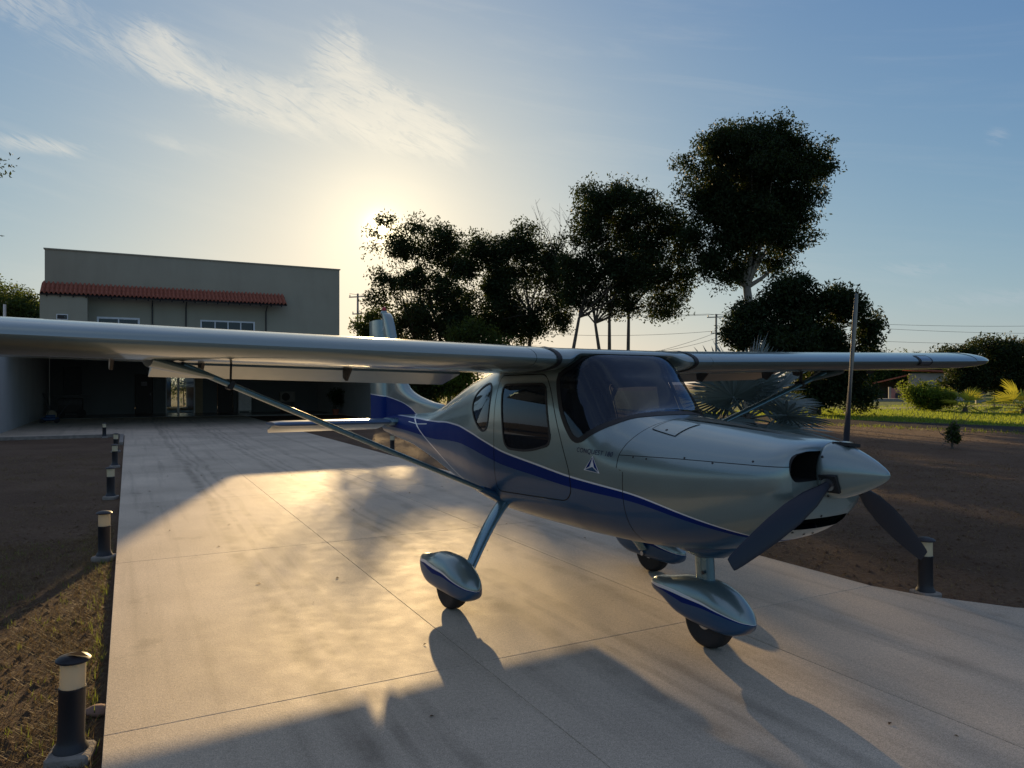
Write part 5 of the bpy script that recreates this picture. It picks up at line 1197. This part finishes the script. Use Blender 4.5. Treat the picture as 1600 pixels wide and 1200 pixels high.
tree('broadleaf_tree', (*at(1172, 600, Y)[:2], GZ), [blob(1150, 222, 62, 50, Y), blob(1110, 262, 48, 48, Y), blob(1200, 225, 62, 48, Y), blob(1245, 265, 55, 50, Y), blob(1165, 290, 95, 60, Y), blob(1175, 330, 62, 55, Y), blob(1150, 372, 55, 42, Y), blob(1090, 300, 30, 36, Y), blob(1170, 255, 70, 50, Y), blob(1240, 330, 52, 52, Y), blob(1120, 335, 42, 40, Y), blob(1190, 360, 70, 42, Y), blob(1110, 400, 40, 38, Y), blob(1215, 405, 48, 34, Y), blob(1135, 425, 42, 24, Y), blob(1240, 380, 30, 30, Y), blob(1085, 370, 26, 28, Y), blob(1280, 268, 24, 24, Y)],
     'tallest tree, high rounded dark crown on a pale forked trunk', 'trees behind the aircraft', 'leafA', 'bark_pale', size=0.30, n_cl=1400, per=36, spread=0.95, r0=0.40, trunks=[((0, 0, 0), (-0.2, 0, 7.6))], seed=12, shell=0.2, count=12)
Y = 38
tree('mango_tree', (*at(1270, 600, Y)[:2], GZ), [blob(1225, 472, 46, 36, Y), blob(1262, 480, 36, 34, Y), blob(1318, 482, 42, 30, Y), blob(1185, 505, 46, 32, Y), blob(1150, 520, 22, 18, Y), blob(1352, 520, 26, 40, Y), blob(1260, 540, 90, 42, Y), blob(1320, 580, 52, 44, Y), blob(1290, 610, 42, 30, Y), blob(1340, 605, 32, 30, Y), blob(1160, 525, 28, 22, Y)],
     'low dense dark tree with a crown hanging almost to the lawn', 'trees behind the aircraft', 'leafA', size=0.30, n_cl=900, per=36, spread=0.85, r0=0.22, seed=14, shell=0.35)
Y = 60
tree('mango_tree', (*at(1532, 600, Y)[:2], GZ), [blob(1500, 560, 40, 26, Y), blob(1545, 555, 45, 30, Y), blob(1590, 560, 40, 28, Y), blob(1530, 590, 55, 24, Y), blob(1590, 595, 45, 22, Y), blob(1490, 590, 24, 22, Y), blob(1640, 570, 40, 40, Y)],
     'wide dark tree with whitewashed trunk on the right edge of the lawn', None, 'leafA', 'bark_pale', size=0.36, n_cl=560, per=36, spread=1.2, r0=0.26, seed=17, shell=0.3)
mb = MB(); q = at(1532, 600, Y); mb.tube([(0, 0, 0), (0, 0, 1.1)], [0.37, 0.33], 10); wwt = mb.build('whitewash', M['wall_white'], [o for o in bpy.data.objects if o.name == 'mango_tree.001'][0])
# shrubs and trees beside and behind the house
Y = 62
tree('shrub', (*at(573, 600, Y)[:2], GZ), [blob(570, 515, 18, 34, Y), blob(590, 500, 20, 28, Y), blob(560, 545, 22, 40, Y), blob(600, 550, 35, 40, Y)], 'dark tall shrub at the right end of the house', None, 'leafB', size=0.36, n_cl=200, per=30, spread=1.0, r0=0.10, seed=21, cat='shrub')
Y = 48
for k, (px, py, rx, ry, lf, lab) in enumerate(((668, 590, 26, 34, 'leafB', 'leafy shrub seen beneath the wing beside the tail fin'), (712, 585, 30, 40, 'leafC', 'bright green shrub under the wing close behind the cabin'), (745, 540, 38, 36, 'leafB', 'rounded bush just above the wing right of the sunlit tree'), (640, 575, 30, 40, 'leafB', 'dark bush behind the tail fin'))):
    tree('shrub', (*at(px, 600, Y)[:2], GZ), [blob(px, py, rx, ry, Y), blob(px+8, py+14, rx*.9, ry*.8, Y)], lab, 'bushes behind the tail', lf, size=0.30, n_cl=120, per=34, spread=0.9, r0=0.06, seed=30+k, cat='shrub')
Y = 30
tree('broadleaf_tree', (-25.4, 30, GZ), [(-24.3, 30, 10.5, 2.4, 3, 1.4), (-25.6, 30, 8.6, 3.6, 3, 2.0), (-26, 30, 12, 3, 3, 1.6)], 'tree at far left with only its branch tips showing', None, 'leafA', size=0.26, n_cl=260, per=28, spread=0.9, r0=0.2, seed=44)
for k, (px, py, rx, ry, Yk) in enumerate(((10, 478, 46, 34, 72), (48, 485, 30, 30, 70), (-30, 470, 40, 45, 74))):
    tree('broadleaf_tree', (*at(px, 600, Yk)[:2], GZ), [blob(px, py, rx, ry, Yk), blob(px+5, py+40, rx*1.1, ry*1.1, Yk)], ('round tree behind the house, left of the white pole', 'tree behind the house directly beside its left wall', 'dark tree behind the house on the left edge of the photo')[k], 'trees left of the house', 'leafB', size=0.42, n_cl=190, per=32, spread=1.4, r0=0.22, seed=50+k)
# trees round the distant house, far side of the lawn
for k, (px, py, rx, ry, Yk, lf, lab) in enumerate(((1395, 585, 34, 34, 95, 'leafB', 'mid green tree above the pink wall of the distant house'), (1448, 578, 40, 26, 110, 'leafA', 'dark tree behind the red roof of the distant house'), (1350, 580, 46, 34, 100, 'leafA', 'dark tree beyond the mango tree at the lawn end'), (1580, 590, 60, 28, 105, 'leafA', 'dark distant tree at the right edge past the lawn'), (1290, 590, 46, 30, 105, 'leafB', 'distant tree behind the mango crown'), (1505, 585, 36, 26, 112, 'leafA', 'distant tree right of the far house'))):
    tree('broadleaf_tree', (*at(px, 600, Yk)[:2], GZ), [blob(px, py, rx, ry, Yk), blob(px-14, py+10, rx*.7, ry*.9, Yk), blob(px+16, py+8, rx*.7, ry*.8, Yk)], lab, 'trees beyond the lawn', lf, size=0.5, n_cl=240, per=34, spread=1.9, r0=0.25, seed=60+k)
Y = 44
tree('shrub', (*at(1457, 600, Y)[:2], GZ), [blob(1440, 612, 26, 16, Y), blob(1468, 620, 24, 14, Y), blob(1455, 630, 20, 10, Y), blob(1428, 622, 16, 12, Y), blob(1480, 628, 12, 9, Y)], 'loose green bush on the lawn left of the yellow palm', None, 'leafC', size=0.22, n_cl=170, per=30, spread=0.6, r0=0.04, seed=71, cat='shrub', count=24)
Y = 18.5
sp_ = tree('sapling', (*at(1488, 600, Y)[:2], GZ), [blob(1488, 678, 8, 9, Y), blob(1483, 685, 6, 5, Y), blob(1494, 686, 7, 5, Y), blob(1489, 669, 6, 6, Y)], 'small lone sapling on the bare earth before the road', None, 'leafB', size=0.11, n_cl=55, per=12, spread=0.13, r0=0.028, seed=73, shell=0.2, cat='sapling', count=14, fork=(0, 0, 0.28))
# palms
def fan_mesh(rad, nseg, spread, rg, droop=0.25, gap=0.46):
    """a costapalmate leaf in its own frame: petiole end at origin, leaf along +x, face +z"""
    V, F = [], []
    for k in range(nseg):
        th = -spread/2+spread*k/(nseg-1); L = rad*(1-0.18*(abs(th)/(spread/2))**2)*rg.uniform(.92, 1.06); dth = spread/(nseg-1)*0.5
        d = np.array([math.cos(th), math.sin(th), 0]); pz = np.array([0, 0, 1.0]); n = np.cross(pz, d); i0 = len(V)
        bend = rg.uniform(.6, 1.3)*droop
        for r_, w_ in ((0.03, dth*.03), (0.35, dth*.35), (gap, dth*gap*.92), (0.76, dth*.40), (1.0, 0.002)):
            z = -bend*L*max(r_-0.4, 0)**1.6+0.10*abs(math.sin(th))*r_*L; c = d*r_*L+pz*z; wv = n*w_*rad*1.0
            V += [c-wv, c+pz*0.012*rad*(1 if r_ < .99 else 0), c+wv]
        for r_ in range(4):
            a = i0+3*r_; F += [(a, a+1, a+4, a+3), (a+1, a+2, a+5, a+4)]
    return V, F
def palm(name, base, label, group, n, rad, pet, leaf, rg, h0=0.3, nseg=34, lo=-10, hi=80, trunk=True, spread=R(250), droop=0.25, extra=None):
    t = empty(name, tuple(base), 0, label, 'palm', group)
    for k in range(n):
        az_ = 2*math.pi*(k*0.381966)+rg.uniform(-.2, .2); el = R(hi+(lo-hi)*((k+0.5)/n)**0.9+rg.uniform(-6, 6)); L = pet*rg.uniform(.85, 1.15)
        if extra and k < len(extra): az_, el, L = extra[k]
        d = Vector((math.cos(az_)*math.cos(el), math.sin(az_)*math.cos(el), math.sin(el))); p0 = Vector((0, 0, h0)); p1 = p0+d*L+Vector((0, 0, -.05*L))
        fr = MB(); fr.tube([p0, (p0+p1)/2+Vector((0, 0, .03)), p1], [0.025*rad, 0.02*rad, 0.014*rad], 5); nv = len(fr.v)
        V, F = fan_mesh(rad*rg.uniform(.85, 1.1), nseg, spread, rg, droop)
        x = (d+Vector((0, 0, -.15))).normalized(); up = Vector((0, 0, 1)); y = up.cross(x).normalized() if abs(x.z) < .98 else Vector((0, 1, 0)); z = x.cross(y); m_ = Matrix((x, y, z)).transposed() @ Matrix.Rotation(rg.uniform(-.5, .5), 3, 'X')
        fr.add([tuple(p1+m_ @ Vector(v)) for v in V], F); obj('frond', fr.v, fr.f, M[leaf], t, True)
    if trunk: MB().tube([(0, 0, 0), (0, 0, h0*.6), (0, 0, h0+.1)], [0.14*rad+.04, 0.11*rad+.03, 0.07*rad+.02], 10).build('trunk', M['bark'], t, ang=60)
    return t
rg = np.random.default_rng(90)
Y = 19.0
palm('silver_fan_palm', (*at(1168, 600, Y)[:2], GZ), 'silvery fan palm growing behind the aircraft nose', None, 18, 1.32, 1.05, 'leafS', rg, 0.75, 30, -30, 84, True, R(290), 0.12)
for k, (px, Yk, rad, lab) in enumerate(((1508, 42, 0.95, 'young yellow green palm at the whitewashed tree'), (1600, 40, 1.25, 'larger yellow palm cut by the right edge of the photo'), (1281, 38, 0.55, 'tiny pale palm under the low dense tree'))):
    palm('young_palm', (*at(px, 600, Yk)[:2], GZ), lab, 'young palms on the lawn', (11, 13, 7)[k], rad, rad*0.65, 'leafY' if k < 2 else 'leafC', rg, 0.25, 16, -20, 78, True, R(120), 0.35)

# grass
def blades(name, P, hgt, wid, mat, label, rg, lean=0.5, kind='stuff', lo=0.1):
    n = len(P); az_ = rg.uniform(0, 2*np.pi, n); d = np.stack([np.cos(az_), np.sin(az_), np.zeros(n)], 1); h = hgt*rg.uniform(.4, 1.3, n); q = np.stack([-np.sin(az_), np.cos(az_), np.zeros(n)], 1)
    ln = rg.uniform(lo, 1.0, n)*lean; w = wid*rg.uniform(.6, 1.3, n)
    up = np.array([0, 0, 1.0]); tip = P+up*(h*np.sqrt(np.maximum(1-ln**2, .02)))[:, None]+d*(h*ln)[:, None]
    V = np.stack([P-q*w[:, None]/2, P+q*w[:, None]/2, tip], 1).reshape(-1, 3); F = np.arange(3*n).reshape(-1, 3)
    o = np_mesh(name, V, F, M[mat]); return tag(o, label, None, None, kind)
def inside_drive(P):
    al = P[:, 0]*D2.x+P[:, 1]*D2.y; ac = P[:, 0]*E2.x+P[:, 1]*E2.y
    right = np.interp(al, [-4, 0.2, 1.3, 2.3, 2.95, 3.45, 3.8, 26], [14, 8.2, 7.4, 6.3, 5.62, 5.32, 5.22, 5.22]); left = np.interp(al, [-3.4, 0.2, 0.25], [-.9, -.45, -.1])
    return ((ac > left-.03) & (ac < right+.03) & (al < 25.7)) | ((al > 25.6) & (ac > -16.5) & (ac < 5.3))
rg = np.random.default_rng(101)
def scatter(n, ac0, ac1, al0, al1, pw=1.0):
    al = al0+(al1-al0)*rg.uniform(0, 1, n)**pw; ac = rg.uniform(ac0, ac1, n); P = np.stack([al*D2.x+ac*E2.x, al*D2.y+ac*E2.y, np.full(n, GZ-.004)], 1); return P[~inside_drive(P)]
def clump(P, k, s):
    """turn points into little tufts"""
    Q = P[:, None, :]+rg.normal(size=(len(P), k, 3))*np.array([s, s, 0]); Q = Q.reshape(-1, 3); return Q[~inside_drive(Q)]
P = np.concatenate([scatter(2600, -3.5, -.12, 0.5, 9, 1.2), scatter(1700, -8, -.12, 5, 20, 1.1), scatter(420, -.34, -.13, 1.2, 10)])
blades('dry_grass', clump(P, 36, .09), 0.055, 0.0050, 'drygrass', 'dry straw coloured grass on the earth left of the driveway', rg, 0.99, lo=0.72)
P = scatter(800, -3.2, -.12, 0.6, 9, 1.2); blades('weeds', clump(P, 7, .03), 0.045, 0.006, 'weed', 'green weeds among the dry grass left of the driveway', rg, 0.9)
P = np.concatenate([scatter(70, -.22, -.11, 1.6, 8), scatter(60, -.35, -.11, 1.6, 3.2)]); blades('edge_grass', clump(P, 9, .03), 0.07, 0.006, 'weed', 'grass tufts along the driveway edge', rg, 0.8)
P = np.concatenate([scatter(5200, 5.2, 16, -6, 12), scatter(4200, 5.2, 34, 2, 22)]); blades('dry_stubble', clump(P, 10, .06), 0.06, 0.007, 'drygrass', 'sparse dry stubble on the bare earth right of the driveway', rg, 0.99, lo=.8)
def lawn_pts(n, n0, n1, t0, t1):
    a = rg.uniform(n0, n1, n); t_ = rg.uniform(t0, t1, n); return np.stack([nrm.x*a+tng.x*t_, nrm.y*a+tng.y*t_, np.full(n, GZ)], 1)
P = np.concatenate([lawn_pts(52000, 32.6, 46, -20, 26), lawn_pts(30000, 46, 74, -26, 26)])
blades('lawn_grass', P, 0.13, 0.045, 'grass', 'sunlit green grass of the lawn', rg, 0.8)
P = lawn_pts(2600, 27.4, 28.9, -14, 25); blades('verge_grass', P, 0.12, 0.03, 'weed', 'thin grass verge on the near side of the asphalt road', rg, 0.8)
def clods(name, P, size, mat, label):
    n = len(P); base_ = np.array([(1, 0, 0), (.2, .95, 0), (-.9, .5, 0), (-.7, -.7, 0), (.4, -.9, 0), (0, 0, .75)], float)
    V = P[:, None, :]+base_[None]*rg.uniform(.55, 1.3, (n, 6, 1))*(size*rg.uniform(.35, 1.5, (n, 1, 1)))
    F = np.array([(0, 1, 5), (1, 2, 5), (2, 3, 5), (3, 4, 5), (4, 0, 5)]); F = (np.arange(n)[:, None, None]*6+F[None]).reshape(-1, 3)
    return tag(np_mesh(name, V.reshape(-1, 3), F, M[mat]), label, None, None, 'stuff')
P = np.concatenate([scatter(5200, -4.5, -.14, .5, 10, 1.2), scatter(7000, 5.3, 14, -4, 12), scatter(6000, 6, 30, 0, 22)]); clods('earth_clods', P, .022, 'dirt', 'crumbly clods and small stones over the bare earth')
# leaf litter and grit
def litter(name, P, size, mat, label):
    n = len(P); az_ = rg.uniform(0, 6.28, n); d = np.stack([np.cos(az_), np.sin(az_), rg.uniform(-.15, .4, n)], 1); u = np.stack([-np.sin(az_), np.cos(az_), rg.uniform(-.2, .3, n)], 1); s = (size*rg.uniform(.4, 1.4, n))[:, None]
    V = np.stack([P-d*s*.5, P+u*s*.28+[0, 0, .006], P+d*s*.5, P-u*s*.28+[0, 0, .004]], 1).reshape(-1, 3); F = np.arange(4*n).reshape(-1, 4); return tag(np_mesh(name, V, F, M[mat]), label, None, None, 'stuff')
P = np.concatenate([scatter(900, -5, -.12, .5, 12), scatter(1500, 5.3, 22, -3, 18)]); P[:, 2] += .012; litter('leaf_litter', P, .05, 'dryleaf', 'dead leaves and clods scattered over the bare earth')
n = 46; al = rg.uniform(1.5, 18, n); ac = rg.uniform(0, 5, n); P = np.stack([al*D2.x+ac*E2.x, al*D2.y+ac*E2.y, np.full(n, .004)], 1); litter('fallen_leaves', P, .035, 'dryleaf', 'few small dead leaves lying on the concrete')

# ------------------------------------------------------------------ bollard lights
def bollard_build(label, group):
    t = empty('bollard_light', (0, 0, 0), 0, label, 'bollard light', group)
    MB().box((0, 0, 0.005), (0.17, 0.165, 0.07)).build('base_slab', M['slab_old'], t, bevel=0.012)
    MB().lathe([(0.070, 0.04), (0.068, 0.05), (0.058, 0.066), (0.0535, 0.085), (0.0525, 0.11), (0.0525, 0.30), (0.055, 0.303), (0.055, 0.313)], 28).build('post', M['bollard_black'], t, ang=40)
    MB().lathe([(0.030, 0.3135), (0.050, 0.3135), (0.050, 0.425), (0.046, 0.425), (0.046, 0.32), (0.030, 0.32)], 28, cap=False).build('diffuser', M['diffuser'], t, ang=40)
    MB().lathe([(0.051, 0.4255), (0.068, 0.4262), (0.069, 0.434), (0.058, 0.444), (0.034, 0.452), (0.012, 0.455)], 28).build('cap', M['bollard_black'], t, ang=50)
    return t
def copy_thing(root, loc, rz, label):
    r = root.copy(); C.objects.link(r); r.location = loc; r.rotation_euler = (0, 0, rz); r['label'] = label
    for ch in list(root.children):
        c = ch.copy(); C.objects.link(c); c.parent = r
    return r
b0 = bollard_build('nearest bollard light on the left, a dead leaf on its cap', 'bollard lights along the driveway')
spots = [(110, 1172, 'nearest bollard light on the left, a dead leaf on its cap'), (163, 868, 'second bollard light on the left, casting a long shadow over earth'), (173, 775, 'third bollard light from the front along the left edge'), (179.5, 727, 'fourth bollard light from the front along the left edge'),
         (181, 704, 'fifth bollard light from the front, beside the left kerb corner'), (163, 682, 'smallest bollard light, at the far end of the left earth bed'), (1446, 924, 'bollard light on the right behind the propeller blade tip'), (613, 706, 'bollard light seen beneath the tail of the aircraft')]
for k, (px, py, lab) in enumerate(spots):
    Yk = F_*(CAM_H-0.0)/(py-600); loc = ((px-800)/F_*Yk, Yk, -0.035)
    if k == 0: b0.location = loc; b0.rotation_euler = (0, R(1.5), 0.3)
    else: copy_thing(b0, loc, rg.uniform(0, 3), lab)
p = Vector(b0.location)+Vector((0.045, -0.01, 0.452))
lf = MB(); lf.add([(-.06, 0, .006), (-.01, .022, .012), (.045, 0, -.004), (-.01, -.022, .010)], [(0, 1, 2), (0, 2, 3)]); o = lf.build('dead_leaf', M['dryleaf'], None); o.location = p; tag(o, 'curled dead leaf lying on the cap of the nearest bollard', 'leaf')
st_ = MB().lathe([(0.01, 0), (0.05, .006), (0.055, .03), (0.03, .05), (0.008, .055)], 9).build('stone', simple('reddish_stone', (0.25, 0.15, 0.11), 0.9, bump=.4), None, smooth=True); q = at(153, 1104, 3.63); st_.location = (q[0], q[1], GZ); st_.rotation_euler = (0.1, .1, .4); st_.scale = (1.1, .8, .9); tag(st_, 'reddish stone on the earth beside the driveway near the first bollard', 'stone')

# ------------------------------------------------------------------ distant things
def utility_pole(px, topy, Yk, label):
    b = at(px, 600, Yk); top = at(px, topy, Yk)[2]; t = empty('utility_pole', (b[0], b[1], GZ), R(-20), label, 'utility pole', 'utility poles behind the trees')
    MB().tube([(0, 0, 0), (0, 0, top)], [0.16, 0.10], 8).build('shaft', M['pole'], t, ang=60)
    for z, l in ((top-.35, 1.9), (top-2.1, 1.1)):
        arm = MB().box((0, -.12, z), (l, 0.09, 0.11)).build('crossarm', M['pole'], t)
        for x in (-.45, 0.05, .45): MB().lathe([(0.03, 0), (0.06, .04), (0.035, .09), (0.06, .13), (0.03, .2)], 8, (x*l, -.12, z+.055)).build('insulator', M['darkmetal'], arm)
    return t
up1 = utility_pole(1119, 490, 80, 'grey utility pole with crossarms left of the low dense tree'); up2 = utility_pole(559, 458, 75, 'grey utility pole beside the right end of the house')
def wire(p, q, sag, label):
    P = [Vector(p)+(Vector(q)-Vector(p))*u+Vector((0, 0, -4*sag*u*(1-u))) for u in np.linspace(0, 1, 17)]
    o = MB().tube(P, 0.018, 4).build('power_line', M['wire'], None); return tag(o, label, 'cable', 'power lines')
for k, (dx, dz, lab) in enumerate(((-.85, -.05, 'upper power line running left from the middle pole'), (.85, -.05, 'second power line strung between the two poles'), (0, -1.9, 'lower power line between the two poles'))):
    a_ = at(559, 458, 75)+np.array([dx, 0, dz]); b_ = at(1119, 490, 80)+np.array([dx, 0, dz]); wire(a_, b_, 0.9+.2*k, lab)
for k, (dx, dz, ex, lab) in enumerate(((-.85, -.05, 0, 'upper power line running right from the middle pole'), (.85, -.25, 0, 'thin power line just beneath the upper one on the right'), (0.3, -1.9, 0, 'lower power line running right behind the wing tip'))):
    b_ = at(1119, 490, 80)+np.array([dx, 0, dz]); e_ = at(1760, 505+14*k, 95); wire(b_, e_, 0.8, lab)
wire(at(1119, 520, 80), at(880, 575, 62), 0.5, 'slanting service cable falling left from the middle pole'); wire(at(1119, 520, 80)+np.array([.3, 0, -.5]), at(960, 555, 66), 0.4, 'shorter slanting cable below the service cable')
# distant white house with red roof, and the pink garden wall
Yk = 72; hc = at(1462, 600, Yk); hs = empty('white_house', (hc[0], hc[1], GZ), R(-28), 'small white house with a red roof beyond the lawn', 'house')
MB().box((0, 2, 1.35), (4.6, 4.0, 2.7)).build('wall', M['wall_white'], hs)
MB().add([(-2.9, -.6, 3.05), (2.7, -.6, 2.7), (2.7, 4.4, 2.7), (-2.9, 4.4, 3.05), (-2.9, -.6, 3.2), (2.7, -.6, 2.85), (2.7, 4.4, 2.85), (-2.9, 4.4, 3.2)], [(0, 3, 2, 1), (4, 5, 6, 7), (0, 1, 5, 4), (1, 2, 6, 5), (2, 3, 7, 6), (3, 0, 4, 7)]).build('roof', M['tile'], hs)
MB().add([(-5.6, -.8, 1.62), (-2.35, -.8, 2.5), (-2.35, 4, 2.5), (-5.6, 4, 1.62), (-5.6, -.8, 1.74), (-2.35, -.8, 2.62), (-2.35, 4, 2.62), (-5.6, 4, 1.74)], [(0, 3, 2, 1), (4, 5, 6, 7), (0, 1, 5, 4), (1, 2, 6, 5), (2, 3, 7, 6), (3, 0, 4, 7)]).build('porch_roof', M['tile'], hs)
MB().box((-3.9, 3.8, 0.95), (3.0, .15, 1.9)).build('porch_wall', M['room_dark'], hs)
MB().box((0.6, -0.03, 1.4), (0.9, 0.06, 1.0)).build('window', M['pane'], hs)
Yk = 70; wc = at(1405, 600, Yk); gw = empty('garden_wall', (wc[0], wc[1], GZ), R(-10), 'low pink wall with pale end posts beside the distant house', 'wall')
MB().box((0, 0, .62), (1.5, .15, 1.24)).build('panel', simple('pink_render', (0.42, 0.20, 0.18), 0.9), gw)
for x in (-.85, .85): MB().box((x, 0, .68), (.2, .2, 1.36)).build('post', M['pole'], gw)
MB().box((-.15, -.1, .38), (.45, .06, .76)).build('opening', M['room_dark'], gw)
lw = at(1385, 600, 69); o = MB().box((0, 0, .1), (5.2, 1.2, .34), rz=R(-5)).build('low_wall', M['pole'], None); o.location = (lw[0]-.6, lw[1], GZ); tag(o, 'long low pale concrete block in front of the pink wall', 'wall')
fp = at(1553, 600, 45); ps = MB().tube([(0, 0, 0), (0.05, 0, 1.1)], 0.03, 6).build('stake', M['bark'], None); ps.location = (fp[0], fp[1], GZ); tag(ps, 'thin wooden stake on the lawn right of the whitewashed tree', 'stake')
bh = wpt(7.4, 17); tree('shrub', (bh[0], bh[1], GZ), [(bh[0], bh[1], 1.6, 2.6, 1.2, 1.5), (bh[0]-1.5, bh[1]+.5, 2.6, 1.8, 1.2, 1.5), (bh[0]+1.6, bh[1], 2.4, 1.8, 1.2, 1.6)], 'green shrub seen through the glass door behind the house', None, 'leafB', size=0.22, n_cl=160, per=30, spread=0.7, r0=0.05, seed=81, cat='shrub')
# potted shrub at the hangar's right wall
pp = wpt(13.3, -6.0, 0.0); tree('potted_shrub', (pp[0], pp[1], 0.0), [(pp[0], pp[1], 1.0, .45, .4, .45), (pp[0]+.1, pp[1], .7, .35, .35, .3)], 'small leafy potted shrub by the right hangar wall', None, 'leafB', size=0.12, n_cl=60, per=14, spread=0.25, r0=0.02, seed=88, cat='plant')
pt = MB().lathe([(0.13, 0.0), (0.18, 0.28), (0.20, 0.30), (0.17, 0.30), (0.15, 0.2)], 16).build('pot', M['tile'], [o for o in bpy.data.objects if o.name == 'potted_shrub'][0], ang=40)
